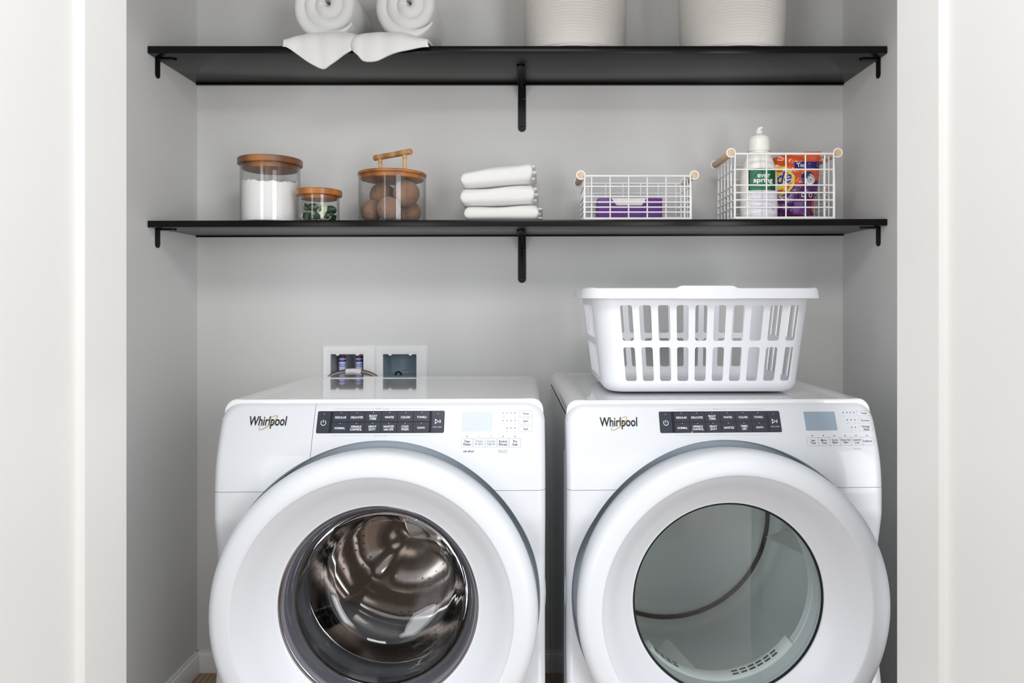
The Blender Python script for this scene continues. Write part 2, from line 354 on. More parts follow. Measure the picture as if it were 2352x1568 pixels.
def surf(x, z, h=0.0):
    dz = 0.002; s = (prof(z+dz) - prof(z-dz)) / (2*dz); n = math.hypot(1, s)
    return (x, prof(z) - h/n, z + h*s/n)
def slab(mb, x0, x1, z0, z1, h0, h1, r):
    mb.prism(rrect(x0, x1, z0, z1, r, 4), lambda a, b: surf(a, b, h0), lambda a, b: surf(a, b, h1))
def frame_line(mb, x0, x1, z0, z1, t, r, h):
    o = rrect(x0, x1, z0, z1, r, 3); i = rrect(x0+t, x1-t, z0+t, z1-t, max(r-t, 0.0002), 3)
    n = len(o); mb.add([surf(a, b, h) for a, b in o] + [surf(a, b, h) for a, b in i], [(k, (k+1) % n, n+(k+1) % n, n+k) for k in range(n)])
def bis(o, co, no, keep_pos):
    me = o.data; bm = bmesh.new(); bm.from_mesh(me)
    bmesh.ops.bisect_plane(bm, geom=bm.verts[:] + bm.edges[:] + bm.faces[:], plane_co=co, plane_no=no, clear_inner=keep_pos, clear_outer=not keep_pos)
    bm.to_mesh(me); bm.free()
def machine(kind, loc, yaw, label, drop):
    t = thing('washing_machine' if kind == 'w' else 'clothes_dryer', label, 'washing machine' if kind == 'w' else 'clothes dryer', loc, yaw)
    Mw = Matrix.Translation(loc) @ Matrix.Rotation(yaw, 4, 'Z'); Mi = Mw.inverted()
    eye = Mi @ Vector((0, CAMY, CZ))
    def P(x, y):     # where the photo shows a detail on the console -> local (x, z) on the real surface
        d = Mi.to_3x3() @ Vector(((x - CX)/FOC, 1, (CY - y)/FOC))
        lo, hi = 1.2, 1.9
        for _ in range(40):
            mid = (lo+hi)/2; q = eye + d*mid
            if q.y < prof(q.z): lo = mid
            else: hi = mid
        q = eye + d*lo; return q.x, q.z
    # --- front skin as a polar sheet around the door hole
    NA = 320; rows = []
    angs = [2*PI*i/NA for i in range(NA)]
    outer = []
    for a in angs:
        lo, hi = RH, 0.9
        for _ in range(30):
            mid = (lo+hi)/2
            if sdf(mid*math.cos(a), ZCD + mid*math.sin(a)) > 0: lo = mid
            else: hi = mid
        outer.append(lo)
    def ring(fn): rows.append([fn(a, outer[i]) for i, a in enumerate(angs)])
    def rpt(a, r_, y): return (r_*math.cos(a), y, ZCD + r_*math.sin(a))
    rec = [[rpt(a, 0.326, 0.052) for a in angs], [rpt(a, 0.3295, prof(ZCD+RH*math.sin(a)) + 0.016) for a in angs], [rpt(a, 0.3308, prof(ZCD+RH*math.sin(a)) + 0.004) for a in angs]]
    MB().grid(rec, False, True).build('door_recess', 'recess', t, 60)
    ring(lambda a, o: rpt(a, 0.3308, prof(ZCD+RH*math.sin(a)) + 0.004))
    for k in range(31):
        f = k/30; f = 1 - (1-f)**1.9
        ring(lambda a, o: (lambda r: (r*math.cos(a), front_y(r*math.cos(a), ZCD + r*math.sin(a)), ZCD + r*math.sin(a)))(RH + (o-RH)*f))
    ring(lambda a, o: (o*math.cos(a), max(prof(ZCD+o*math.sin(a)) + 0.03, 0.07), ZCD + o*math.sin(a)))
    def skin(name): return MB().grid(rows, False, True).build(name, 'enamel', t, 50)
    con = skin('console'); bis(con, (0, 0, 0.8004), (0, 0, 1), True)
    low = skin('front_panel'); bis(low, (0, 0, 0.7996), (0, 0, 1), False)
    if kind == 'w':
        xd = P(720, 980)[0]
        dr = con.copy(); dr.data = con.data.copy(); dr.name = 'detergent_drawer'; COL.objects.link(dr); dr.parent = t
        bis(dr, (xd-0.0004, 0, 0), (1, 0, 0), False); bis(con, (xd+0.0004, 0, 0), (1, 0, 0), True)
        dr['label'] = 'plain white drawer front carrying the badge'
    # --- cabinet shell, bulkhead, lid
    yb = 0.655 if kind == 'w' else 0.685
    zk = 0.945
    hw = HW - 0.004
    m = MB(); r = 0.012
    plan = [(-hw, 0.045), (-hw, yb-r), (-hw+r*0.3, yb-r*0.3), (-hw+r, yb), (hw-r, yb), (hw-r*0.3, yb-r*0.3), (hw, yb-r), (hw, 0.045)]
    m.grid([[(a, b, 0.03) for a, b in plan], [(a, b, zk) for a, b in plan]])
    i2 = [(a*0.99, min(b, yb-0.004), ) for a, b in plan]
    m.grid([[(a, b, 0.03) for a, b in i2], [(a, b, zk) for a, b in i2]])
    m.box(-hw, hw, 0.06, yb-0.01, 0.02, 0.035)
    m.build('cabinet', 'side', t, 40)
    # side embossing of the dryer / washer cabinets
    for sg in (-1, 1):
        m = MB(); 
        for yy0, yy1 in ((0.075, 0.083), (0.11, 0.125)):
            m.rbox(sg*hw-0.0025, sg*hw+0.0025, yy0, yy1, 0.08, 0.86, 0.0012, 1)
        m.build('side_ridge', 'side', t)
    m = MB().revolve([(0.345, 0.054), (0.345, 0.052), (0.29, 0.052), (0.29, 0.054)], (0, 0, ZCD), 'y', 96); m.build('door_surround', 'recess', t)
    m = MB().revolve([(0.291, 0.052), (0.215, 0.052), (0.208, 0.058), (0.206, 0.075)], (0, 0, ZCD), 'y', 96); m.build('opening_collar', 'plastic', t)
    for sx in (-1, 1):
        for yy in (0.1, yb-0.08):
            MB().revolve([(0.0001, 0.0), (0.024, 0.0), (0.024, 0.008), (0.012, 0.012), (0.012, 0.035)], (sx*0.29, yy, -loc[2]), 'z', 20).build('foot', 'rubber', t)
    # lid with rolled edges, gently dished panel, front lip
    lw = HW - 0.003; z0 = 0.952; zt = 0.983; y0 = 0.059
    P_ = []
    nx, ny = 48, 40
    def lidz(a, b):   # a in -1..1 across, b 0..1 deep
        x = a*lw; y = y0 + b*(yb - y0)
        e = min(lw - abs(x), 1e9); rr = 0.024
        z = zt - (rr - math.sqrt(max(0, rr*rr - (rr-e)**2)) if e < rr else 0)
        e2 = y - y0; r2 = 0.006
        if e2 < r2: z -= r2 - math.sqrt(max(0, r2*r2 - (r2-e2)**2))
        e3 = yb - y; r3 = 0.014
        if e3 < r3: z -= r3 - math.sqrt(max(0, r3*r3 - (r3-e3)**2))
        dd = min(lw - 0.05 - abs(x), y - y0 - 0.012, yb - 0.06 - y)   # dish
        z -= 0.0028 * (1/(1+math.exp(-dd/0.004)))
        return z - drop*b
    aa = sorted(set([-1 + 2*i/nx for i in range(nx+1)] + [s*(1-0.07*(1-math.cos(PI/2*k/8))) for s in (-1, 1) for k in range(9)] + [s*(lw-0.05+d)/lw for s in (-1, 1) for d in (-0.012, -0.006, -0.002, 0.002, 0.006, 0.012)]))
    bb = sorted(set([i/ny for i in range(ny+1)] + [0.01*(1-math.cos(PI/2*k/6)) for k in range(7)] + [1-0.024*(1-math.cos(PI/2*k/6)) for k in range(7)] + [0.02+0.003*k for k in range(8)]))
    G = [[(a*lw, y0 + b*(yb-y0), lidz(a, b)) for a in aa] for b in bb]
    G = [[(p[0], p[1], z0) for p in G[0]]] + G + [[(p[0], p[1], z0-drop) for p in G[-1]]]
    for row in G:
        row.insert(0, (row[0][0], row[0][1], z0 - drop*(row[0][1]-y0)/(yb-y0))); row.append((row[-1][0], row[-1][1], row[0][2]))
    MB().grid(G).build('lid', 'lid', t, 50)
    # --- door ring
    dp = [(0.318, 0.020), (0.3235, -0.012), (0.3262, -0.035), (0.3268, -0.047), (0.3255, -0.057), (0.321, -0.0655), (0.312, -0.0725), (0.300, -0.0758), (0.288, -0.0768),
          (0.2795, -0.0760), (0.2755, -0.0725), (0.262, -0.0600), (0.240, -0.0375), (0.222, -0.0225), (0.210, -0.0135), (0.2062, -0.011), (0.2050, -0.008), (0.2048, 0.03)]
    zz = []
    for i in range(len(dp)-1):
        for k in range(4):
            u = k/4; p0 = dp[max(i-1, 0)]; p1 = dp[i]; p2 = dp[i+1]; p3 = dp[min(i+2, len(dp)-1)]
            zz.append(tuple(0.5*((2*p1[j]) + (-p0[j]+p2[j])*u + (2*p0[j]-5*p1[j]+4*p2[j]-p3[j])*u*u + (-p0[j]+3*p1[j]-3*p2[j]+p3[j])*u**3) for j in (0, 1)))
    zz.append(dp[-1]); c = (0, 0, ZCD)
    MB().revolve(zz, c, 'y', 160).build('door_ring', 'plastic', t, 60)
    if kind == 'w':
        MB().revolve([(0.2050, -0.0105), (0.2035, -0.0115), (0.2020, -0.0100), (0.2015, -0.006)], c, 'y', 128).build('chrome_trim', 'steel', t)
        MB().revolve([(0.2040, -0.006), (0.2010, -0.0085), (0.197, -0.006), (0.1915, 0.006), (0.187, 0.019), (0.1835, 0.0275), (0.1825, 0.029), (0.1815, 0.0278)], c, 'y', 128).build('smoked_ring', 'smoke', t)
        gl = [(0.1825, 0.026), (0.1795, 0.040), (0.176, 0.062), (0.172, 0.085), (0.167, 0.105), (0.161, 0.122), (0.155, 0.134), (0.147, 0.143), (0.132, 0.150), (0.10, 0.157), (0.05, 0.162), (0.0005, 0.163)]
        inn = [(max(r-0.0055, 0.0005), y-0.0055) for r, y in gl]; inn[0] = (0.1765, 0.026)
        MB().revolve([gl[0], inn[0]][:0] + gl + inn[::-1] + [gl[0]], c, 'y', 128).build('glass_bowl', 'solid', t, 60)
        # gasket folds
        MB().revolve([(0.214, 0.055), (0.205, 0.06), (0.197, 0.066), (0.193, 0.078), (0.199, 0.088), (0.210, 0.094), (0.206, 0.104), (0.194, 0.112), (0.188, 0.124), (0.192, 0.134), (0.205, 0.142), (0.225, 0.150)], c, 'y', 128).build('door_gasket', 'rubber', t, 60)
        MB().revolve([(0.198, 0.150), (0.205, 0.146), (0.222, 0.150), (0.240, 0.160), (0.252, 0.175)], c, 'y', 128).build('drum_lip', 'steel', t, 60)
        # drum wall with UVs in metres for the drilled holes
        n = 96; rows2 = [[(0.252*math.cos(2*PI*i/n), y, ZCD + 0.252*math.sin(2*PI*i/n)) for i in range(n+1)] for y in (0.175, 0.24, 0.32, 0.40, 0.455)]
        me = bpy.data.meshes.new('drum_wall'); V = [p for r_ in rows2 for p in r_]; F = [(a*(n+1)+b, a*(n+1)+b+1, (a+1)*(n+1)+b+1, (a+1)*(n+1)+b) for a in range(4) for b in range(n)]
        me.from_pydata(V, [], F); uv = me.uv_layers.new(name='UVMap')
        for pl in me.polygons:
            for li in pl.loop_indices:
                vi = me.loops[li].vertex_index; k = vi % (n+1); uv.data[li].uv = (k/n*2*PI*0.252, V[vi][1])
        me.shade_smooth(); me.materials.append(MT['drumhole']); o = bpy.data.objects.new('drum_wall', me); COL.objects.link(o); o.parent = t
        bp = [(0.252, 0.455), (0.246, 0.468), (0.23, 0.475), (0.19, 0.470), (0.17, 0.455), (0.14, 0.448), (0.12, 0.455), (0.08, 0.462), (0.05, 0.455), (0.03, 0.448), (0.0005, 0.447)]
        P2 = []
        for r_, y in bp:
            P2.append([(r_*math.cos(2*PI*i/144), y - 0.016*max(0, math.cos(3*2*PI*i/144 + 0.6))**3*math.exp(-((r_-0.14)/0.07)**2), ZCD + r_*math.sin(2*PI*i/144)) for i in range(144)])
        db = MB().grid(P2, False, True).build('drum_back', 'steel', t, 60)
        me = db.data; me.materials.append(MT['drumhole']); uv = me.uv_layers.new(name='UVMap')
        for pl in me.polygons:
            cc = pl.center; th_ = math.atan2(cc.z-ZCD, cc.x); rr_ = math.hypot(cc.x, cc.z-ZCD)
            if 0.125 < rr_ < 0.236 and math.cos(3*(th_-R(176))) > -0.35: pl.material_index = 1
            for li in pl.loop_indices: v_ = me.vertices[me.loops[li].vertex_index].co; uv.data[li].uv = (v_.x, v_.z)
        lift = 3; angs_l = (R(100), R(220), R(-20)); fin_m = 'steel'; r_out, y_a, y_b, hgt = 0.251, 0.18, 0.45, 0.062
    else:
        MB().revolve([(0.2050, -0.0095), (0.2040, -0.0105), (0.2015, -0.0102), (0.2005, -0.0070), (0.2030, -0.004)], c, 'y', 128).build('glass_gasket', 'seal', t)
        MB().revolve([(0.2025, -0.0072), (0.10, -0.0078), (0.0005, -0.008)], c, 'y', 96).build('door_window', 'tint', t)
        MB().revolve([(0.2040, 0.010), (0.2035, 0.045), (0.212, 0.056)], c, 'y', 96).build('inner_door_liner', 'plastic', t)
        MB().revolve([(0.213, 0.056), (0.225, 0.068), (0.26, 0.078), (0.30, 0.082), (0.322, 0.088)], c, 'y', 96).build('drum_front_bulkhead', 'dryerwall', t, 60)
        MB().revolve([(0.322, 0.088), (0.330, 0.10), (0.330, 0.545), (0.327, 0.562), (0.321, 0.571), (0.315, 0.577), (0.3125, 0.585), (0.3085, 0.592), (0.304, 0.598)], c, 'y', 128).build('drum_wall', 'dryerwall', t, 60)
        MB().revolve([(0.3045, 0.597), (0.3045, 0.594), (0.2945, 0.594), (0.2945, 0.606)], c, 'y', 128).build('drum_seal', 'seal', t)
        MB().revolve([(0.297, 0.602), (0.290, 0.600), (0.275, 0.602), (0.262, 0.606), (0.255, 0.604), (0.20, 0.600), (0.13, 0.598), (0.10, 0.590), (0.06, 0.586), (0.0005, 0.585)], c, 'y', 128).build('drum_back', 'dryerwall', t, 60)
        angs_l = (R(-97), R(0.5), R(122)); fin_m = 'dryerfin'; r_out, y_a, y_b, hgt = 0.329, 0.10, 0.50, 0.082
        # lint filter cover across the bottom of the opening
        m = MB(); pr = [(0.214, 0.050), (0.2025, 0.050), (0.2005, 0.053), (0.1990, 0.086), (0.201, 0.090), (0.214, 0.090)]
        m.revolve(pr, c, 'y', 60, R(-140), R(-38)); n0 = len(pr); 
        k = len(m.v); m.f.append(tuple(j*61 for j in range(n0))); m.f.append(tuple(j*61+60 for j in range(n0)))
        m.build('lint_filter_cover', 'dryerwall', t)
        for q in range(10):
            if q > 5: a = R(-134 + (q-6)*5)
            else: a = R(-79 + q*5.6)
            for yy in (0.063, 0.075):
                mm = MB(); rr = 0.1992
                mm.add([((rr)*math.cos(a+d), yy+e, ZCD + rr*math.sin(a+d)) for d, e in ((-0.035, -0.003), (0.035, -0.003), (0.035, 0.003), (-0.035, 0.003))], [(0, 1, 2, 3)])
                mm.build('filter_slot', 'dark_slot', t)
    for a in angs_l:
        m = MB(); rows3 = []
        if kind == 'd': y_b = 0.36 if a < -1 else 0.50
        for q in range(15):
            f = q/14; y = y_a + (y_b-y_a)*f
            hh = hgt*min(1, (0.25+f*4))* (1 if f < 0.9 else math.sqrt(max(0, 1-((f-0.9)/0.1)**2))*0.999+0.001)
            tw = a + (0.35*(f-0.5) if kind == 'w' else 0.26*(0.5-f))
            sec = []
            for s_ in range(13):
                g = -1 + 2*s_/12; wd = 0.11 if kind == 'w' else 0.085
                rr = r_out - hh*(math.cos(g*PI/2)**0.8 if kind == 'w' else max(0.0, 1-abs(g))**0.62)
                aa_ = tw + g*wd*(1.0 if kind == 'w' else 1)
                sec.append((rr*math.cos(aa_), y, ZCD + rr*math.sin(aa_)))
            rows3.append(sec)
        m.grid(rows3).build('drum_fin', fin_m, t, 60 if kind == 'w' else 45)
    # --- badge
    def pl(cx_, cz_): return lambda a, b: surf(cx_ + a, cz_ + b, 0.0012)
    bx = (615.5, 970) if kind == 'w' else (1421, 972)
    x_, z_ = P(*bx); w_ = P(bx[0]+43, bx[1])[0] - P(bx[0]-43, bx[1])[0]
    if kind == 'd': w_ *= 1.0
    m = MB(); text_on(m, 'Whirlpool', pl(x_, z_), w=w_, h=0.0245*1.0, bold=0.012, shear=0.06); m.build('badge_lettering', 'dark', t)
    m = MB(); a_, b_, th = 0.0215, 0.0058, R(37); inner = []; outerp = []
    for k in range(61):
        u = R(-235 + 325*k/60); wdt = 0.0007*(0.45 + 0.55*math.sin(PI*k/60))
        def e(A, B): X, Y = A*math.cos(u), B*math.sin(u); return (x_ + 0.001 + X*math.cos(th) - Y*math.sin(th), z_ - 0.0005 + X*math.sin(th) + Y*math.cos(th))
        outerp.append(surf(*e(a_+wdt, b_+wdt), 0.0016)); inner.append(surf(*e(a_-wdt, b_-wdt), 0.0016))
    m.grid([outerp, inner]).build('badge_ring', 'gold', t)
    # --- key panel (same on both machines, measured on the washer)
    if kind == 'w':
        KX = lambda p: P(p, 969)[0]; KZ = lambda q: P(873, q)[1]
        machine.KX = {p: KX(p) for p in range(700, 1060)}; machine.KZ = {q: KZ(q) for q in range(925, 1012)}
    def KX(p): i = int(math.floor(p)); return machine.KX[i] + (machine.KX[i+1]-machine.KX[i])*(p-i)
    def KZ(q): i = int(math.floor(q)); return machine.KZ[i] + (machine.KZ[i+1]-machine.KZ[i])*(q-i)
    m = MB(); slab(m, KX(728.5), KX(1020.5), KZ(994.3), KZ(943.8), -0.002, 0.0008, 0.003); m.build('control_panel', 'panel', t)
    def button(x0, x1, q0, q1, txt, w, h, th_):
        m = MB(); slab(m, KX(x0), KX(x1), KZ(q1), KZ(q0), 0.0004, 0.0016, 0.0008); b = m.build('button', 'key', t)
        X, Z = (KX(x0)+KX(x1))/2, KZ((q0+q1)/2) 
        m = MB()
        f = lambda a, c_: surf(X + a, Z - 0.0014 + c_, 0.0018)
        if txt == 'POWER':
            for k in range(26):
                a0 = R(125 + 290*k/26); a1 = R(125 + 290*(k+1)/26)
                q_ = [(0.0046*math.cos(a0), 0.0046*math.sin(a0)), (0.0046*math.cos(a1), 0.0046*math.sin(a1)), (0.0056*math.cos(a1), 0.0056*math.sin(a1)), (0.0056*math.cos(a0), 0.0056*math.sin(a0))]
                m.add([f(a, c_) for a, c_ in q_], [(0, 1, 2, 3)])
            m.add([f(a, c_) for a, c_ in ((-0.0005, 0), (0.0005, 0), (0.0005, 0.006), (-0.0005, 0.006))], [(0, 1, 2, 3)])
        elif txt == 'START':
            o_ = [(-0.0058, -0.0052), (0.0022, 0), (-0.0058, 0.0052)]; i_ = [(-0.0047, -0.0034), (0.0004, 0), (-0.0047, 0.0034)]
            m.add([f(a, c_+0.002) for a, c_ in o_ + i_], [(0, 1, 4, 3), (1, 2, 5, 4), (2, 0, 3, 5)])
            for e_ in (0.0032, 0.0054): m.add([f(a, c_+0.002) for a, c_ in ((e_, -0.003), (e_+0.0009, -0.003), (e_+0.0009, 0.003), (e_, 0.003))], [(0, 1, 2, 3)])
            text_on(m, 'Hold to Start', lambda a, c_: f(a, c_-0.0088), w=0.0185, h=0.0022)
        else: text_on(m, txt, f, w=w, h=h, bold=0.012)
        m.add([surf(X + 0.0008*math.cos(R(k*45)), KZ(q0+th_) + 0.0006*math.sin(R(k*45)), 0.0018) for k in range(8)], [tuple(range(8))])
        m.build('button_print', 'ink_w', b)
    button(729.5, 757.5, 945, 993.2, 'POWER', 0, 0, 5.5); button(991.5, 1019.5, 945, 993.2, 'START', 0, 0, 5.5)
    top = [('REGULAR', 25.5), ('DELICATES', 28), ('BULKY\nITEMS', 18), ('WHITES', 21), ('COLORS', 22), ('TOWELS', 22)]
    bot = [('NORMAL', 24), ('WRINKLE\nCONTROL', 27), ('HEAVY\nDUTY', 18), ('SANITIZE\nwith OXI' if kind == 'w' else 'SANITIZE', 24), ('COLD\nWASH' if kind == 'w' else 'TIMED\nDRY', 17), ('QUICK', 18)]
    for k in range(6):
        x0 = 763.6 + 37.2*k
        for (tx, w), q0, q1 in ((top[k], 945.6, 968.2), (bot[k], 970, 992.8)):
            button(x0+0.5, x0+36.7, q0, q1, tx, w/1098, 0.0098 if '\n' in tx else 0.0042, 2.2)
    word = 'wash' if kind == 'w' else 'dry'
    for q, tx in ((938.5, 'WHAT to ' + word), (1000, 'HOW to ' + word)):
        m = MB(); text_on(m, tx, lambda a, b: surf(KX(876)+a, KZ(q)+b, 0.0004), w=0.030, h=0.0028)
        for a0, a1 in ((764, 857), (895, 985)):
            m.add([surf(KX(a0), KZ(q)-0.0002, 0.0004), surf(KX(a1), KZ(q)-0.0002, 0.0004), surf(KX(a1), KZ(q)+0.0002, 0.0004), surf(KX(a0), KZ(q)+0.0002, 0.0004)], [(0, 1, 2, 3)])
        m.build('printed_line', 'line', t)
    # --- display and touch keys on the right
    def touch(x0, x1, q0, q1, txt, w, h, ink='ink_k'):
        (ax, az), (bx_, bz) = P(x0, q1), P(x1, q0)
        m = MB(); frame_line(m, ax, bx_, az, bz, 0.0004, 0.001, 0.0004); b = m.build('touch_key', 'line', t)
        m = MB(); text_on(m, txt, lambda a, c_: surf((ax+bx_)/2 + a, (az+bz)/2 + c_, 0.0004), w=w, h=h, bold=0.01); m.build('key_print', ink, b)
    def dot(x, y, r=0.0011, ink='ink_k'):
        a, z = P(x, y); m = MB(); m.prism([(r*math.cos(R(k*45)), r*math.sin(R(k*45))) for k in range(8)], lambda u, v: surf(a+u, z+v, 0.0002), lambda u, v: surf(a+u, z+v, 0.0006)); m.build('indicator_light', ink, t)
    if kind == 'w':
        (ax, az), (bx_, bz) = P(1061, 990), P(1131, 945)
        m = MB(); slab(m, ax, bx_, az, bz, -0.001, 0.0005, 0.0012); m.build('display', 'lcdw', t)
        for q0, q1, tx, w in ((943.2, 957.2, 'Temp', 14), (960.4, 974.3, 'Spin', 11), (978.2, 991.8, 'Soil', 9.5)): touch(1191.5, 1223.5, q0, q1, tx, w/1100, 0.0045 if tx != 'Soil' else 0.004)
        for q in (948, 965.5): 
            for x0 in (1155.4, 1164.7, 1173.8, 1182.6): dot(x0, q, 0.0009)
        for x0 in (1164.5, 1173.6, 1182.6): dot(x0, 983, 0.0010)
        for k, tx in enumerate(('Clean\nWasher', 'Drain\n& Spin', 'Cycle\nSignal', 'Extra\nRinse', 'Pre\nSoak')):
            x0 = 1059.2 + 27.6*k; touch(x0, x0+27, 1006.5, 1027, tx, (19 if k < 4 else 12.5)/1110, 0.0105, 'ink_k' if k in (0, 3, 4) else 'ink_g'); dot(x0+13.4, 1002, 0.0010, 'ink_k' if k in (0, 3, 4) else 'line')
        x_, z_ = P(1076, 1036); m = MB(); text_on(m, 'with affresh', lambda a, b: surf(x_+a, z_+b, 0.0004), w=0.022, h=0.0042, bold=0.01); m.build('small_print', 'blueink', t)
        x_, z_ = P(1155, 1036); m = MB(); text_on(m, 'Hold 3 sec for\nControl Lock', lambda a, b: surf(x_+a, z_+b, 0.0004), w=0.020, h=0.0058); m.build('small_print', 'ink_g', t)
        fine = ((1157, 957), (1183, 957), (1157, 973), (1183, 973), (1164, 990), (1182, 990))
    else:
        (ax, az), (bx_, bz) = P(1852, 988.5), P(1916, 945)
        m = MB(); slab(m, ax, bx_, az, bz, -0.001, 0.0005, 0.0008); m.build('display', 'lcd', t)
        for x0, q0, q1, tx, w, h in ((1968.5, 943, 955.3, 'Temp', 13.5, 0.0045), (1972, 960, 971.8, 'Dryness', 19, 0.0045), (1974, 976.5, 989, 'Wrinkle\nShield', 18, 0.0095)): touch(x0, x0+30, q0, q1, tx, w/1050, h)
        for q, xs_ in ((947, (1936, 1944.6, 1952.8, 1961)), (964, (1946, 1954.5, 1963)), (981, (1956, 1964.5))):
            for x0 in xs_: dot(x0, q)
        for k, tx in enumerate(('Less\nTime', 'More\nTime', 'Cycle\nSignal', 'Damp Dry\nSignal', 'Control\nLock', 'EcoBoost')):
            x0 = 1855 + 25.1*k; touch(x0, x0+24.6, 1004 - 0.2*k, 1024 - 0.4*k, tx, (12, 12.5, 14, 22.5, 18, 20.5)[k]/1060, 0.0038 if k == 5 else 0.0098); dot(x0+10.5, 1000)
        x_, z_ = P(1970, 1030); m = MB(); text_on(m, 'Hold 3 sec', lambda a, b: surf(x_+a, z_+b, 0.0004), w=0.015, h=0.0022); m.build('small_print', 'ink_g', t)
        m = MB(); slab(m, KX(802), KX(806), KZ(993.8), KZ(991.6), 0.0005, 0.0019, 0.0005); m.build('amber_light', 'amber', t)
        fine = ((1937, 955), (1962, 955), (1947, 971.5), (1965, 971.5), (1956, 988), (1966, 988))
    for i, (a, b) in enumerate(fine):
        x_, z_ = P(a, b); m = MB(); text_on(m, ('Cold', 'Hot', 'Low', 'High', 'Off', 'On')[i] if kind == 'w' else ('Low', 'High', 'Less', 'More', 'Off', 'On')[i], lambda u, v: surf(x_+u, z_+v, 0.0004), h=0.0016); m.build('scale_print', 'line', t)
    return t
machine('w', (-0.3265, -0.852, 0.0), R(1.3), 'white front-loading washing machine with see-through steel drum, on the left', 0.014)
machine('d', (0.4055, -0.797, -0.009), R(2.3), 'white front-loading clothes dryer with grey window, carrying the laundry basket', 0.0)

# ------------------------------------------------------------------ laundry basket on the dryer
def basket():
    t = thing('laundry_basket', 'white slotted plastic laundry basket standing on the dryer', 'laundry basket', (0.3865, -0.452, 0.9752), R(1.0))
    H = 0.2440
    def loop(tt, n=None):
        a = 0.236 + 0.026*tt; b = 0.186 + 0.022*tt; rc = 0.055 + 0.01*tt
        return a, b, rc
    def pos(u, tt, z, off=0.0):
        """u in 0..1 around, starting at front centre going +x"""
        a, b, rc = loop(tt); a += off; b += off; rc += off
        seg = [(a-rc), PI/2*rc, 2*(b-rc), PI/2*rc, 2*(a-rc), PI/2*rc, 2*(b-rc), PI/2*rc, (a-rc)]
        Lg = sum(seg); s_ = (u % 1.0)*Lg
        k = 0
        while k < 8 and s_ > seg[k]: s_ -= seg[k]; k += 1
        if k == 0: return (s_, -b, z)
        if k == 1: q = s_/rc; return (a-rc+rc*math.sin(q), -b+rc-rc*math.cos(q), z)
        if k == 2: return (a, -b+rc+s_, z)
        if k == 3: q = s_/rc; return (a-rc+rc*math.cos(q), b-rc+rc*math.sin(q), z)
        if k == 4: return (a-rc-s_, b, z)
        if k == 5: q = s_/rc; return (-a+rc-rc*math.sin(q), b-rc+rc*math.cos(q), z)
        if k == 6: return (-a, b-rc-s_, z)
        if k == 7: q = s_/rc; return (-a+rc-rc*math.cos(q), -b+rc-rc*math.sin(q), z)
        return (-a+rc+s_, -b, z)
    a, b, rc = loop(0.5); LP = 4*(a-rc) + 4*(b-rc) + 2*PI*rc
    def uz(u, z): return pos(u, (z-0.03)/(H-0.03), z)
    # slot list (centre in metres along the loop)
    ctr = [-0.179 + 0.0427*k for k in range(10)]
    side = (a-rc) + PI/2*rc + (b-rc)
    cs = list(ctr) + [side + (k-2.5)*0.0400 for k in range(6)] + [LP/2 + 0.0427*(k-4.5) for k in range(10)] + [-side + (k-2.5)*0.0400 for k in range(6)]
    us = sorted(((c_ % LP)/LP) for c_ in cs); hw_ = 0.0137/LP; pad = 0.0185/LP
    rows = [(0.0285, 0.1085), (0.1235, 0.2070)]
    zb = [0.020, 0.0225, 0.1160, 0.2130, H]
    m = MB()
    def plain(u0, u1, z0, z1):
        n = max(1, int((u1-u0)*LP/0.008)); nz = 4
        m.grid([[uz(u0+(u1-u0)*i/n, z0+(z1-z0)*j/nz) for j in range(nz+1)] for i in range(n+1)])
    def slotcell(u0, u1, z0, z1, c0, c1, w0, w1):
        hole = rrect(c0*LP, c1*LP, w0, w1, 0.0055, 4); cx_, cz_ = (c0+c1)/2*LP, (w0+w1)/2
        out = []
        for h in hole:
            dx, dz = h[0]-cx_, h[1]-cz_
            k = min(((u1*LP-cx_) if dx > 0 else (cx_-u0*LP))/max(abs(dx), 1e-9), ((z1-cz_) if dz > 0 else (cz_-z0))/max(abs(dz), 1e-9))
            out.append((cx_+dx*k, cz_+dz*k))
        # snap the outline to pass through the cell corners
        for cu, cz2 in ((u0*LP, z0), (u0*LP, z1), (u1*LP, z0), (u1*LP, z1)):
            j = min(range(len(out)), key=lambda q: math.hypot(out[q][0]-cu, out[q][1]-cz2)); out[j] = (cu, cz2)
        n = len(hole)
        rings = [[uz((o_[0]+(h[0]-o_[0])*f)/LP, o_[1]+(h[1]-o_[1])*f) for o_, h in zip(out, hole)] for f in (0, 0.5, 1)]
        m.grid(rings, False, True)
    cur = us[0] - pad
    for i, u in enumerate(us):
        nxt = us[(i+1) % len(us)] + (1 if i == len(us)-1 else 0)
        l = u - pad; r_ = u + pad
        if l > cur: plain(cur, l, zb[1], zb[4])
        elif l < cur: l = cur
        if nxt - u < 2*pad: r_ = (u+nxt)/2
        slotcell(l, r_, zb[1], zb[2], u-hw_, u+hw_, *rows[0]); slotcell(l, r_, zb[2], zb[3], u-hw_, u+hw_, *rows[1])
        plain(l, r_, zb[3], zb[4]); cur = r_
    plain(cur, us[0]-pad+1, zb[1], zb[4])
    # rounded turn-in and floor
    N = 200; rr = []
    for q in range(7):
        an = PI/2*q/6; off = -0.0225*(1-math.cos(an)); z = 0.0225 - 0.0225*math.sin(an)
        rr.append([pos(i/N, (z-0.03)/(H-0.03), z + 0.0003, off) for i in range(N)])
    for f in (0.66, 0.33, 0.001): rr.append([(p[0]*f, p[1]*f, p[2]) for p in rr[6]])
    m.grid(rr, False, True)
    o = m.build('basket_body', 'basket', t, 50)
    md = o.modifiers.new('thickness', 'SOLIDIFY'); md.thickness = 0.0028; md.offset = -1; bake(o, 40)
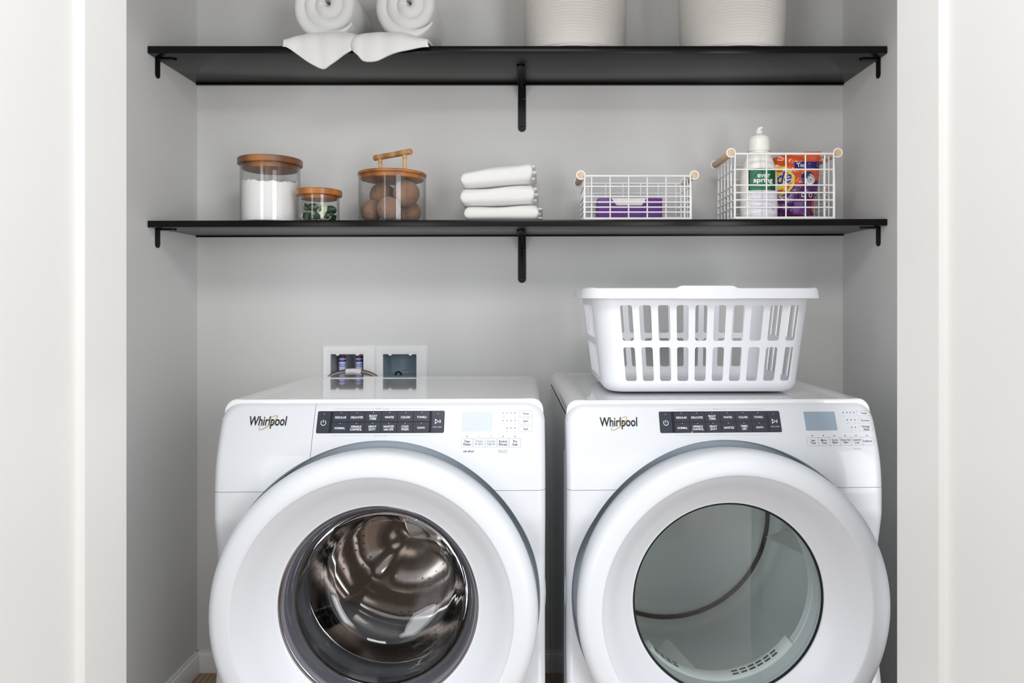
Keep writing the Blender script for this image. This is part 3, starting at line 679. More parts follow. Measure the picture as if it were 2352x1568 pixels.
    # rim: flat flange turned down at the outside, raised hand grips front and back
    def grip(p):
        g = 1/(1+math.exp((abs(p[0])-0.066)/0.0022)) if abs(p[1]) > 0.15 else 0
        cnr = math.exp(-((abs(p[0])-0.262)/0.010)**2)*0.3
        return 0.0058*g + 0.005*cnr
    cs2 = [(0.000, -0.004), (0.000, 0.000), (0.003, 0.0028), (0.015, 0.0030), (0.019, 0.0016), (0.0205, -0.003), (0.0235, -0.021), (0.0215, -0.0212), (0.0185, -0.002), (0.003, -0.001)]
    N = 360; rows_ = []
    for off, dz in cs2:
        r_ = []
        for i in range(N):
            p = pos(i/N, 1.0, H, off); r_.append((p[0], p[1], H + dz + (grip(p) if dz > -0.01 else -0.0008*(grip(p) > 0.003))))
        rows_.append(r_)
    MB().grid(rows_, True, True).build('rim', 'basket', t, 50)
basket()

# ------------------------------------------------------------------ outlet boxes behind the washer
def outlet(name, cx_, hole, label, cat, inner):
    t = thing(name, label, cat, (cx_, 0, 0.985), group=None)
    x0, x1, z0, z1 = hole[0]-cx_, hole[1]-cx_, hole[2]-0.985, hole[3]-0.985
    X = 0.0845; Z0, Z1 = -0.062, 0.061
    m = MB()
    rings = []
    for (ax, bx, az, bz, r_, y) in ((-X, X, Z0, Z1, 0.001, -0.0005), (-X, X, Z0, Z1, 0.001, -0.003), (-X+0.006, X-0.006, Z0+0.006, Z1-0.006, 0.001, -0.0075), (x0-0.003, x1+0.003, z0-0.003, z1+0.003, 0.003, -0.0075), (x0, x1, z0, z1, 0.003, -0.006), (x0+0.0008, x1-0.0008, z0+0.0008, z1-0.0008, 0.003, 0.004)):
        rings.append([(a, y, b) for a, b in rrect(ax, bx, az, bz, r_, 4)])
    m.grid(rings, False, True); m.build('face_plate', 'plate', t, 30)
    m = MB(); a, b, c_, d = x0+0.001, x1-0.001, z0+0.001, z1-0.001
    m.add([(a, 0.002, c_), (b, 0.002, c_), (b, 0.002, d), (a, 0.002, d), (a+0.008, 0.085, c_+0.004), (b-0.008, 0.085, c_+0.004), (b-0.008, 0.085, d-0.006), (a+0.008, 0.085, d-0.006)],
          [(4, 5, 6, 7), (0, 1, 5, 4), (1, 2, 6, 5), (2, 3, 7, 6), (3, 0, 4, 7)])
    m.build('recessed_box', inner, t, 30)
    for f in (0.22, 0.82):
        xx = x0 + (x1-x0)*f; MB().rbox(xx-0.005, xx+0.005, -0.0085, -0.002, z1-0.004, z1+0.001, 0.0012, 2).build('snap_tab', 'plate', t)
    return t
t = outlet('water_outlet_box', -0.608, HOLES[0], 'white wall box with two water valves behind the washer', 'outlet box', 'boxin')
for f in (-0.029, 0.026):
    v = MB().revolve([(0.0115, -0.04), (0.0115, 0.0145), (0.010, 0.018), (0.0001, 0.018)], (f, 0.035, 0.0), 'z', 24).build('valve', 'vlabel', t)
    MB().revolve([(0.0118, 0.006), (0.0119, 0.007), (0.0119, 0.012), (0.0118, 0.013)], (f, 0.035, 0.0), 'z', 24).build('blue_band', 'vblue', v)
    MB().revolve([(0.0118, -0.009), (0.0119, -0.0088), (0.0119, -0.0072), (0.0118, -0.007)], (f, 0.035, 0.0), 'z', 24).build('blue_band', 'vblue', v)
    MB().revolve([(0.0118, -0.003), (0.0119, -0.0028), (0.0119, -0.0012), (0.0118, -0.001)], (f, 0.035, 0.0), 'z', 24).build('blue_band', 'vblue', v)
    MB().revolve([(0.0105, 0.018), (0.0115, 0.019), (0.0112, 0.023), (0.0001, 0.024)], (f, 0.035, 0.0), 'z', 24).build('valve_knob', 'vred', v)
t = outlet('drain_outlet_box', -0.4385, HOLES[1], 'white wall box with empty blue-grey recess and black clip, beside the valve box', 'outlet box', 'boxin2')
m = MB().tube([(-0.021, 0.012, -0.036), (-0.020, 0.012, -0.028), (-0.012, 0.012, -0.025), (-0.004, 0.012, -0.028), (-0.003, 0.012, -0.036)], 0.0032, 10); m.build('pipe_clip', 'seal', t)
MB().rbox(-0.004, 0.02, 0.03, 0.034, -0.0235, -0.022, 0.0005, 1).build('recess_slot', 'dark_slot', t)
t = thing('water_hose', 'braided steel hose with white paper tag arching behind the washer', 'hose', (-0.588, -0.022, 0.96))
pts = [(-0.115, 0.004, -0.16), (-0.105, 0.002, -0.09), (-0.092, 0, -0.035), (-0.075, 0, -0.013), (-0.05, 0, -0.0015), (-0.02, 0, 0.004), (0.01, 0, 0.0045), (0.035, 0, 0.002), (0.058, 0, -0.005), (0.078, 0, -0.018), (0.092, 0.002, -0.04), (0.10, 0.004, -0.10), (0.105, 0.006, -0.16)]
def smooth_path(p, n=6):
    out = []
    for i in range(len(p)-1):
        p0, p1, p2, p3 = (Vector(p[max(i-1, 0)]), Vector(p[i]), Vector(p[i+1]), Vector(p[min(i+2, len(p)-1)]))
        for k in range(n):
            u = k/n; out.append(0.5*((2*p1) + (p2-p0)*u + (2*p0-5*p1+4*p2-p3)*u*u + (3*p1-p0-3*p2+p3)*u**3))
    return out + [Vector(p[-1])]
MB().tube(smooth_path(pts), 0.0055, 12).build('hose_braid', 'braid', t)
m = MB().tube([Vector(p)+Vector((0, 0.001, 0.0042)) for p in smooth_path(pts)], 0.0028, 8); m.build('black_jacket_stripe', 'seal', t)
MB().tube([(-0.022, 0, 0.0035), (0.002, 0, 0.0045), (0.026, 0, 0.003)], 0.0098, 16).build('paper_tag', 'tagm', t)
m = MB(); bars(m, lambda a, b: (a-0.004, -0.0100, 0.001+b), 0.024, [(0.001, 0.0007), (-0.001, 0.0007)]); m.build('tag_print', 'ink_g', t)

# ------------------------------------------------------------------ glass jars
def jar(name, label, x, y, z, rg, hg, rl, lid_t, plug_r, plug_t, lid_m, th=0.003, flange=False):
    t = thing(name, label, 'jar', (x, y, z))
    g = [(0.0005, 0.0), (rg-0.006, 0.0), (rg-0.001, 0.003), (rg, 0.009), (rg, hg), (rg-th, hg), (rg-th, 0.010), (rg-0.008, 0.0055), (0.0005, 0.005)]
    MB().revolve(g, (0, 0, 0), 'z', 96).build('glass', 'glass', t, 40)
    l = [(0.0005, hg-plug_t), (plug_r-0.002, hg-plug_t), (plug_r, hg-plug_t+0.002), (plug_r, hg+0.0003), (rl-0.0015, hg+0.0003), (rl, hg+0.002), (rl, hg+lid_t-0.002), (rl-0.002, hg+lid_t), (0.0005, hg+lid_t)]
    MB().revolve(l, (0, 0, 0), 'z', 96).build('lid', lid_m, t, 40)
    return t
X1, Y1 = -0.798, -0.170
jar('glass_jar', 'tall glass jar of white powder with brown wooden lid', X1, Y1, zs(X1), 0.0855, 0.176, 0.0925, 0.019, 0.079, 0.014, 'wood_b')
m = MB(); P_ = []; random.seed(3)
for i in range(15):
    f = i/14; P_.append([(0.0815*f*math.cos(2*PI*j/72)+1e-5*math.cos(2*PI*j/72), 0.0815*f*math.sin(2*PI*j/72), 0.1225 + (0.004*math.sin(j/72*2*PI*2+1) + random.uniform(-0.003, 0.005)) * (0.4+0.6*f)) for j in range(72)])
rim = P_[-1]
P_.append([(p[0], p[1], 0.008) for p in rim]); P_.append([(p[0]*0.94, p[1]*0.94, 0.0058) for p in rim]); P_.append([(0, 0, 0.0057)]*72)
m.grid(P_, False, True); m.v = [(a+X1, b+Y1, c_+zs(X1)) for a, b, c_ in m.v]
o = m.build('washing_powder', 'powder', None, 60); tag(o, 'white washing powder filling the tall jar', 'powder'); o['kind'] = 'stuff'
X2, Y2 = -0.6375, -0.222
jar('glass_jar', 'small low glass jar of green curls with orange wooden lid', X2, Y2, zs(X2), 0.0580, 0.0775, 0.0655, 0.018, 0.051, 0.010, 'wood_o')
random.seed(11)
def curl(rad, wid, m_, sweep):
    b = MB(); rows_ = []; n = 14
    for i in range(n+1):
        a = sweep*i/n; w = wid*math.sin(PI*(0.08+0.84*i/n))**0.7
        rows_.append([(rad*(1-0.02*i)*math.cos(a), q*w, rad*(1-0.02*i)*math.sin(a) + 0.10*abs(q)*w) for q in (-1, -0.5, 0, 0.5, 1)])
    back = [[(p[0]*0.92, p[1]*0.97, p[2]*0.92) for p in r_] for r_ in rows_]
    b.grid(rows_); b.grid(back)
    n5 = 5*(n+1)
    for i in range(n): b.f += [(i*5, (i+1)*5, n5+(i+1)*5, n5+i*5), (i*5+4, (i+1)*5+4, n5+(i+1)*5+4, n5+i*5+4)]
    b.f += [(0, 1, n5+1, n5), (1, 2, n5+2, n5+1), (2, 3, n5+3, n5+2), (3, 4, n5+4, n5+3)]
    return b.build('curled_leaf', m_, None, 60)
first = {'leaf_d': curl(0.0125, 0.0120, 'leaf_d', R(250)), 'leaf_l': curl(0.0150, 0.0100, 'leaf_l', R(170))}
used = {'leaf_d': False, 'leaf_l': False}; idx = 0
for lev, zz_, n, rad_ in ((0, 0.0195, 8, 0.0375), (1, 0.0410, 8, 0.036), (2, 0.0195, 3, 0.014), (3, 0.0420, 3, 0.012)):
    for k in range(n):
        kd = 'leaf_l' if idx % 5 in (1, 3) else 'leaf_d'
        o = first[kd] if not used[kd] else first[kd].copy()
        if used[kd]: COL.objects.link(o)
        used[kd] = True
        a = 2*PI*k/n + lev*0.5 - PI/2
        o.location = (X2 + rad_*math.cos(a), Y2 + rad_*math.sin(a), zs(X2) + zz_)
        o.rotation_euler = (random.uniform(-1.6, 1.6), random.uniform(0, 6.2), random.uniform(0, 6.2))
        tag(o, 'glossy dark green curled leaf in the small jar' if kd == 'leaf_d' else 'pale green curled leaf in the small jar', 'leaf', 'curled leaves in the small jar'); idx += 1
X3, Y3 = -0.4335, -0.172
t = jar('glass_jar', 'wide glass jar of brown wool balls, bamboo handle on lid', X3, Y3, zs(X3), 0.0995, 0.1440, 0.1010, 0.0085, 0.0935, 0.0125, 'wood_o')
lid3 = [c_ for c_ in t.children if c_.name.startswith('lid')][0]
zt3 = 0.1525; ax, ay = Vector((-0.050, 0.040, 0)), Vector((0.050, -0.040, 0))
MB().tube([ax*1.28+Vector((0, 0, zt3+0.056)), ax*1.26+Vector((0, 0, zt3+0.056)), Vector((0, 0, zt3+0.0555)), ay*1.26+Vector((0, 0, zt3+0.056)), ay*1.28+Vector((0, 0, zt3+0.056))], [0.0078, 0.0088, 0.0084, 0.0088, 0.0078], 16).build('handle', 'bamboo', lid3)
for p in (ax*0.86, ay*0.86):
    MB().tube([p+Vector((0, 0, zt3)), p+Vector((0, 0, zt3+0.052))], 0.0055, 12).build('handle_post', 'bamboo', lid3)
    m = MB()
    for k in range(3): m.revolve([(0.0055, zt3+0.036+k*0.003), (0.0066, zt3+0.0375+k*0.003), (0.0055, zt3+0.039+k*0.003)], (p.x, p.y, 0), 'z', 16)
    m.build('cord_wrap', 'bamboo', lid3)
def wool_ball():
    b = MB(); random.seed(5); P_ = []
    for i in range(25):
        th = PI*i/24; P_.append([(0.0425*math.sin(th)*math.cos(2*PI*j/40)*(1+0.03*math.sin(3*th+j/40*2*PI*2)), 0.0425*math.sin(th)*math.sin(2*PI*j/40)*(1+0.03*math.sin(3*th+j/40*2*PI*2)), 0.0425*math.cos(th)) for j in range(40)])
    return b.grid(P_, False, True).build('wool_ball', 'wool', None, 80)
b0 = wool_ball()
balls = [(0.0, -0.056, 0.0412, 0.0355, 'brown wool ball at the front bottom of the wide jar'), (-0.060, -0.012, 0.0392, 0.0335, 'brown wool ball at the left bottom of the wide jar'),
         (0.045, 0.035, 0.0412, 0.0355, 'brown wool ball at the right bottom of the wide jar'), (-0.036, 0.034, 0.0900, 0.0410, 'brown wool ball on top at the left in the wide jar'),
         (0.046, -0.022, 0.0895, 0.0405, 'brown wool ball on top at the right in the wide jar')]
for i, (bx_, by_, bz_, br_, lb) in enumerate(balls):
    o = b0 if i == 0 else b0.copy()
    if i: COL.objects.link(o)
    o.location = (X3 + bx_, Y3 + by_, zs(X3) + bz_); o.rotation_euler = (i*1.3, i*0.7, i*2.1); o.scale = (br_/0.0438,)*3
    tag(o, lb, 'wool ball', 'brown wool balls in the jar')

# ------------------------------------------------------------------ folded towels on the lower shelf
def folded(x0, x1, y0, y1, z0l, z0r, h, hr_, label, seed, layers=3):
    """a towel folded into a plump rounded slab, open folded layers showing on the right side"""
    random.seed(seed); t = thing('folded_towel', label, 'towel', ((x0+x1)/2, (y0+y1)/2, min(z0l, z0r)), group='white towels folded in a stack')
    L_, D_ = (x1-x0)/2, (y1-y0)/2
    def body(lx0, lx1, zb, zt, r_, name, seedp, dy=0.0):
        m = MB(); n = 52; rows_ = []
        for i in range(n+1):
            f = i/n; f = f if 0.12 < f < 0.88 else (0.12*(1-math.cos(PI/2*f/0.12)) if f <= 0.12 else 1-0.12*(1-math.cos(PI/2*(1-f)/0.12))); x = lx0 + (lx1-lx0)*f
            e = min(f, 1-f)*(lx1-lx0); k = max(0.05, (1-(1-min(1, e/0.013))**2.4)**(1/2.4))
            wr = min(1, max(0, (x+L_)/(2*L_))); zsc = 1 + (hr_/h-1)*wr
            zz_ = (z0l + (z0r-z0l)*((x+L_)/(2*L_))) - min(z0l, z0r); sec = []
            hc = (zb+zt)/2*zsc; hh = (zt-zb)/2*k*zsc
            for q in range(40):
                a = 2*PI*q/40; ca, sa = math.cos(a), math.sin(a); p_ = 0.42
                yy = (abs(ca)**p_)*(1 if ca > 0 else -1)*(D_-0.004*(1-k)) + dy
                zq = (abs(sa)**0.62)*(1 if sa > 0 else -1)*hh
                zq += 0.0016*math.sin(x*38+seedp+q*0.3)*(1 if sa > 0.2 else 0.2)*k
                sec.append((x, yy, zz_ + hc + zq))
            rows_.append(sec)
        m.grid(rows_, False, True); b_ = len(m.v) - 40*(n+1)
        m.f += [tuple(range(b_, b_+40)), tuple(range(b_+40*n, b_+40*n+40))]
        return m.build(name, 'towel', t, 70)
    body(-L_, L_, 0, h, 0.02, 'outer_fold', seed)
    for k in range(layers):
        z_a = h*(0.12 + 0.27*k)
        body(L_-0.03, L_+0.008+0.004*((k+seed) % 2), z_a, z_a + h*0.26, 0.01, 'inner_layer', seed+k, 0.035)
xa, _ = px(1057, 0, -0.265); xb, _ = px(1226, 0, -0.265)
z0 = zs(-0.1)
folded(xa+0.011, xb+0.014, -0.272, -0.055, z0+0.0005, z0+0.0005, 0.0425, 0.0485, 'white towel folded flat at the bottom of the stack of three', 1)
folded(xa, xb+0.002, -0.270, -0.055, z0+0.0440, z0+0.0505, 0.0505, 0.0580, 'white folded towel in the middle of the stack of three', 2)
folded(xa+0.001, xb-0.004, -0.268, -0.060, z0+0.0955, z0+0.1105, 0.0500, 0.0650, 'white folded towel on top of the stack, sloping up to the right', 4)

# ------------------------------------------------------------------ wire baskets
def wire_basket(label, x0, x1, y0, y1, z, h, hz, vx, ny, dy_l, dr):
    """hz: heights of the horizontal wires; vx: front upright positions; dr: dowel radius"""
    cx_, cy_ = (x0+x1)/2, (y0+y1)/2
    t = thing('wire_basket', label, 'wire basket', (cx_, cy_, z), group='white wire baskets with wooden handles')
    a, b = (x1-x0)/2, (y1-y0)/2; r1, r2 = 0.0028, 0.0021
    rc = 0.012
    def loop(zz_, k=1.0, w=r1):
        pts = []
        for ccx, ccy, a0 in ((a-rc, b-rc, 0), (-a+rc, b-rc, 90), (-a+rc, -b+rc, 180), (a-rc, -b+rc, 270)):
            for q in range(5): an = R(a0+22.5*q); pts.append((ccx+rc*math.cos(an), ccy+rc*math.sin(an), zz_))
        return MB().tube(pts, w, 8, True)
    loop(h, 1, 0.0034).build('top_rail', 'wire', t); loop(0.0058, 1, 0.0045).build('base_rail', 'wire', t)
    for nm, yy in (('front_grid', -b), ('back_grid', b)):
        m = MB()
        for q in hz: m.tube([(-a+0.004, yy, q), (a-0.004, yy, q)], r2, 8)
        for xx in vx: m.tube([(xx-cx_, yy + (0.002 if yy < 0 else -0.002), 0.004), (xx-cx_, yy + (0.002 if yy < 0 else -0.002), h)], r2, 8)
        for xx in (-a+0.003, a-0.003): m.tube([(xx, yy, 0.004), (xx, yy, h)], 0.0026, 8)
        m.build(nm, 'wire', t, 60)
    for sg in (-1, 1):
        m = MB()
        for q in hz: m.tube([(sg*a, -b+0.006, q), (sg*a, b-0.006, q)], r2, 8)
        for k in range(ny): yy = -b + (k+1)*(2*b)/(ny+1); m.tube([(sg*(a-0.002), yy, 0.004), (sg*(a-0.002), yy, h)], r2, 8)
        m.build('side_grid', 'wire', t, 60)
        cxd = sg*(a + dr*0.8 + 0.001); czd = h + dr*0.25
        d = MB().tube([(cxd, -b-0.004, czd), (cxd, -b-0.003, czd), (cxd, b+0.003, czd), (cxd, b+0.004, czd)], [dr*0.93, dr, dr, dr*0.93], 20).build('wooden_handle', 'dowel', t)
        for yy in (-b-0.001, b+0.001):
            pts = [(sg*(a-0.001), yy, 0.004), (sg*(a-0.001), yy, h*0.5)]
            for q in range(17):
                an = 180 - q*19.5; pts.append((cxd + sg*(dr+0.0022)*math.cos(R(an)), yy, czd + (dr+0.0022)*math.sin(R(an))))
            MB().tube(pts, 0.0026, 8).build('handle_loop', 'wire', t, 60)
    m = MB()
    for k in range(int(2*b/0.018)): yy = -b + 0.012 + k*0.018; m.tube([(-a+0.002, yy, 0.005), (a-0.002, yy, 0.005)], r2, 6)
    m.build('base_grid', 'wire', t, 60)
    return t
Yw = -0.262; s_ = FOC/(Yw-CAMY)
x0, x1 = (1341-CX)/s_, (1588-CX)/s_; zb = zs(0.3)+0.0003
hz = [CZ-(q-CY)/s_-zb for q in (428, 451, 464, 475.6, 487)]
wire_basket('low white wire basket with short wooden handles holding the purple box', x0, x1, Yw, Yw+0.142, zb, CZ-(404-CY)/s_-zb, hz, [(p-CX)/s_ for p in (1359, 1401.6, 1444, 1487, 1530, 1573)], 2, 0, 0.0095)
YW = -0.275; s2 = FOC/(YW-CAMY); x0b, x1b = (1686-CX)/s2, (1917-CX)/s2; zb2 = zs(0.7)+0.0003
hz2 = [CZ-(q-CY)/s2-zb2 for q in (389, 425, 442, 459, 476)]
wire_basket('tall white wire basket holding the cream bottle and orange pouch', x0b, x1b, YW, YW+0.188, zb2, CZ-(353-CY)/s2-zb2, hz2, [(p-CX)/s2 for p in (1717, 1761, 1805.7, 1850.5, 1895)], 4, 0, 0.0098)

# purple dryer-sheet box
t = thing('carton_box', 'purple carton box with white tab inside the low wire basket', 'box', (0.2690, -0.180, zb+0.0076))
MB().rbox(-0.094, 0.094, -0.045, 0.045, 0, 0.063, 0.003, 3).build('carton', 'purple', t)
for zz_ in (0.020, 0.041): MB().box(-0.0935, 0.0935, -0.0456, -0.0452, zz_, zz_+0.0006).build('carton_crease', 'violet', t)
tab = [(-0.0525, 0.0622), (0.050, 0.0622), (0.036, 0.0415), (-0.037, 0.0415)]
MB().prism(tab, lambda a, b: (a-0.002, -0.0458, b), lambda a, b: (a-0.002, -0.0452, b)).build('white_tab', 'card', t)

# cream bottle
XB, YB = px(1743, 0, -0.215)[0], -0.215
t = thing('detergent_bottle', 'cream plastic bottle with green label and squeeze cap in the tall wire basket', 'bottle', (XB, YB, zb2+0.0076))
sb = FOC/(YB-CAMY)
m = MB(); P_ = []
def oval(rx, ry, z, n=64): return [(rx*math.cos(2*PI*i/n), ry*math.sin(2*PI*i/n), z) for i in range(n)]
bprof = [(0.0005, 0.0), (0.045, 0), (0.051, 0.003), (0.0535, 0.010), (0.0540, 0.03), (0.0540, 0.105), (0.0530, 0.125), (0.0500, 0.143), (0.0455, 0.160), (0.0400, 0.175), (0.0345, 0.187), (0.0305, 0.194), (0.0295, 0.199), (0.0290, 0.205), (0.0005, 0.205)]
for r_, z in bprof: P_.append(oval(r_, r_*(0.66 if r_ > 0.04 else 0.66+0.34*min(1, (0.04-r_)/0.010)), z))
MB().grid(P_, False, True).build('bottle_body', 'bottle', t, 50)
MB().revolve([(0.0315, 0.198), (0.0318, 0.205), (0.0312, 0.228), (0.0295, 0.238), (0.0250, 0.2435), (0.0140, 0.2475), (0.0115, 0.250), (0.0105, 0.256), (0.0095, 0.2600), (0.0005, 0.2605)], (0, 0, 0), 'z', 48).build('cap', 'bottle', t, 50)
MB().tube([(-0.001, 0, 0.257), (0.000, -0.001, 0.2645), (0.004, -0.003, 0.2675), (0.010, -0.006, 0.2680)], [0.0085, 0.0068, 0.0045, 0.003], 14).build('cap_nozzle', 'bottle', t, 60)
def oy(x): rx, ry = 0.0541, 0.0541*0.66; return -ry*math.sqrt(max(0, 1-(x/rx)**2))
def label_patch(xa_, xb_, za, zb_, m_, name, h=0.0004, par=None):
    mm = MB(); n = 16; mm.grid([[(xa_+(xb_-xa_)*i/n, oy(xa_+(xb_-xa_)*i/n)-h, z) for z in (za, zb_)] for i in range(n+1)]); return mm.build(name, m_, par or t, 60)
def bz(q): return CZ-(q-CY)/sb - (zb2+0.0076)
def bxx(p): return (p-1743)/sb
gl = label_patch(bxx(1716), bxx(1774.5), bz(440.5), bz(391), 'green', 'green_label')
label_patch(bxx(1713.5), bxx(1716), bz(440.5), bz(391), 'blackl', 'label_edge'); label_patch(bxx(1762), bxx(1774.8), bz(440.5), bz(391), 'greend', 'dark_label_panel', 0.0006)
wl = label_patch(bxx(1717), bxx(1779), bz(494), bz(440.5), 'lilac', 'white_label')
def serif(mb, body, fn, w, h): text_on(mb, body, fn, w=w, h=h, bold=0.022)
m = MB(); serif(m, 'ever', lambda a, b: (bxx(1746)+a, oy(bxx(1746)+a)-0.0009, bz(408)+b), 0.038, 0.0105); serif(m, 'spring', lambda a, b: (bxx(1745)+a, oy(bxx(1745)+a)-0.0009, bz(419.5)+b), 0.056, 0.0175)
m.build('label_lettering', 'ink_w', gl)
m = MB(); bars(m, lambda a, b: (bxx(1748)+a, oy(bxx(1748)+a)-0.0009, bz(431)+b), 0.030, [(0, 0.0012)]); m.build('label_lettering', 'ink_w', gl)
m = MB(); text_on(m, 'fabric softener', lambda a, b: (bxx(1743)+a, oy(bxx(1743)+a)-0.0009, bz(447)+b), w=0.042, h=0.0035); bars(m, lambda a, b: (bxx(1743)+a, oy(bxx(1743)+a)-0.0009, bz(453)+b), 0.042, [(0, 0.001), (-0.016, 0.0006), (-0.019, 0.0006), (-0.037, 0.0006)], 3)
m.build('label_lettering', 'ink_g', wl)
m = MB(); text_on(m, '47', lambda a, b: (bxx(1766)+a, oy(bxx(1766)+a)-0.0009, bz(469)+b), w=0.006, h=0.004)
for k in range(16):
    a0, a1 = R(k*22.5), R((k+0.8)*22.5)
    if k in (3, 4, 11, 12): continue
    m.add([(bxx(1768)+r_*math.cos(a_), oy(bxx(1768)+r_*math.cos(a_))-0.0009, bz(483)+r_*math.sin(a_)) for r_, a_ in ((0.0022, a0), (0.0022, a1), (0.0036, a1), (0.0036, a0))], [(0, 1, 2, 3)])
m.build('label_marks', 'ink_k', wl)

# orange and violet pouch
YP = -0.172; sp = FOC/(YP-CAMY); zp = zb2+0.0076
def ux(p): return (p-1830)/sp
def uz_(q): return CZ-(q-CY)/sp - zp
t = thing('detergent_pouch', 'orange and violet detergent pouch leaning behind the cream bottle', 'pouch', ((1830-CX)/sp, YP, zp))
edge_l = [(1752, 494), (1750, 470), (1750, 440), (1752, 410), (1757, 385), (1776, 366)]; edge_r = [(1871, 494), (1867, 480), (1870, 462), (1878, 440), (1881, 410), (1883, 380), (1886, 349)]
def el(q): return float(np.interp(-q, [-p[1] for p in edge_l], [p[0] for p in edge_l]))
def er(q): return float(np.interp(-q, [-p[1] for p in edge_r], [p[0] for p in edge_r]))
def puff(p, q):
    l, r_ = el(q), er(q); f = min(1, max(0, (p-l)/(r_-l))); g = min(1, max(0, (q-349)/(496-349)))
    wv = 0.0016*math.sin(p*0.21+q*0.13) + 0.0012*math.sin(p*0.09-q*0.31+1)
    return (0.030*math.sin(PI*f)**0.55*math.sin(PI*(0.06+0.80*g)/1.0)**0.7 if 0 < f < 1 else 0)*1.0 + wv*(math.sin(PI*f)**0.5 if 0 < f < 1 else 0)
def lean(p): return (1888-p)/143*0.042
def topq(f): return 362 - 13.5*min(1, f/0.42) - 0.5*math.sin(f*9)
def pouch_part(q0f, q1f, m_, name, back=False, par=None):
    mm = MB(); n, k = 48, 30; P_ = []
    for j in range(k+1):
        row = []
        for i in range(n+1):
            f = i/n; qa = q0f(f); qb = q1f(f); q = qa + (qb-qa)*j/k; p = el(q) + (er(q)-el(q))*f
            d = puff(p, q); row.append((ux(p), lean(p) + ((0.004+d*0.35) if back else -d), uz_(q)))
        P_.append(row)
    mm.grid(P_); return mm.build(name, m_, par or t, 70)
split = lambda f: 424 + 5*math.sin(f*4) - 6*f
ob = pouch_part(lambda f: topq(f), split, 'orange', 'orange_front'); pouch_part(split, lambda f: 494, 'violet', 'violet_front'); pouch_part(lambda f: topq(f), lambda f: 494, 'orange', 'pouch_back', True)
def on(p, q, h): return (ux(p), lean(p)-puff(p, q)-h, uz_(q))
def disc(cx_, cy_, rx, ry, m_, name, h, par, r_in=0.0, pmin=None):
    mm = MB(); n = 40; P_ = []
    for k in range(7):
        f = r_in + (1-r_in)*k/6; P_.append([on(cx_+rx*f*math.cos(2*PI*i/n), cy_+ry*f*math.sin(2*PI*i/n), h) for i in range(n)])
    mm.grid(P_, False, True); return mm.build(name, m_, par, 70)
disc(1790, 414, 33, 34, 'yellow', 'bullseye_ring', 0.0006, t, 0.0); disc(1790, 416, 26, 27, 'orange', 'bullseye_ring', 0.0010, t); disc(1788, 416, 21, 21, 'yellow', 'bullseye_ring', 0.0014, t)
def ptxt(body, cx_, cy_, w, h, m_, hh, bold, shear=0.0, tilt=0.0, name='pouch_lettering'):
    mm = MB(); text_on(mm, body, lambda a, b: on(cx_+a, cy_-b-tilt*a, hh), w=w, h=h, bold=bold, shear=shear); mm.build(name, m_, t, 0)
ptxt('Tide', 1787, 409, 61, 33, 'ink_w', 0.0022, 0.045, 0.25, 0.12); ptxt('Tide', 1787, 409, 57, 29, 'navy', 0.0034, 0.015, 0.25, 0.12)
mm = MB(); mm.grid([[on(p, q, 0.0008) for q in (372, 379, 387)] for p in np.linspace(1824, 1879, 14)]); mm.build('navy_banner', 'navy', t, 70)
ptxt('Too', 1838, 380, 19, 10, 'ink_w', 0.0016, 0.02); 
mm = MB()
for q in (376.5, 382): mm.add([on(1855, q, 0.0014), on(1876, q-0.5, 0.0014), on(1876, q+0.4, 0.0014), on(1855, q+1, 0.0014)], [(0, 1, 2, 3)])
mm.build('banner_lines', 'ink_w', t, 0)
disc(1852, 410, 15, 15, 'navy', 'pod_picture', 0.0008, t); disc(1856, 413, 12, 12.5, 'ink_w', 'pod_picture', 0.0012, t)
for k, (a, b, c_, d) in enumerate(((1853, 407, 7, 6, ), (1858, 412, 8.5, 9), (1858, 413, 6, 6.5), (1858, 414, 3.6, 4))):
    disc(a, b, c_, d, ('greend', 'line', 'ink_w', 'line')[k], 'pod_picture', 0.0014+0.0003*k, t, 0.0)
ptxt('PODS', 1772, 454, 50, 10, 'ink_w', 0.0008, 0.02); ptxt('3-IN-1', 1822, 454, 26, 8, 'violet2', 0.0008, 0.01)
for a in (1842, 1859, 1872): disc(a, 449, 4.6 if a < 1870 else 3.2, 4.8, 'ink_w', 'round_icon', 0.0008, t, 0.0); disc(a, 449, 3, 3.2, 'violet', 'round_icon', 0.0012, t, 0.0)
mm = MB()
for q, w in ((465.5, 64), (469, 58), (481, 74), (485, 66), (489.5, 70)): bars(mm, lambda a, b: on(1818+a, q-b, 0.0010), w, [(0, 1.5)], int(q))
mm.build('fine_print', 'violet2', t, 0)
mm = MB(); mm.grid([[on(p, q, 0.0006) for q in np.linspace(464, 493, 8)] for p in np.linspace(1822, 1846, 8)]); mm.build('lilac_patch', 'violet2', t, 70)
mm = MB(); mm.grid([[on(er(q)-w_-0.3, q, 0.0012) for w_ in (5.5*math.sin((q-440)/56*PI)+1, 0)] for q in np.linspace(440, 494, 16)]); mm.build('red_edge', 'red', t, 70)

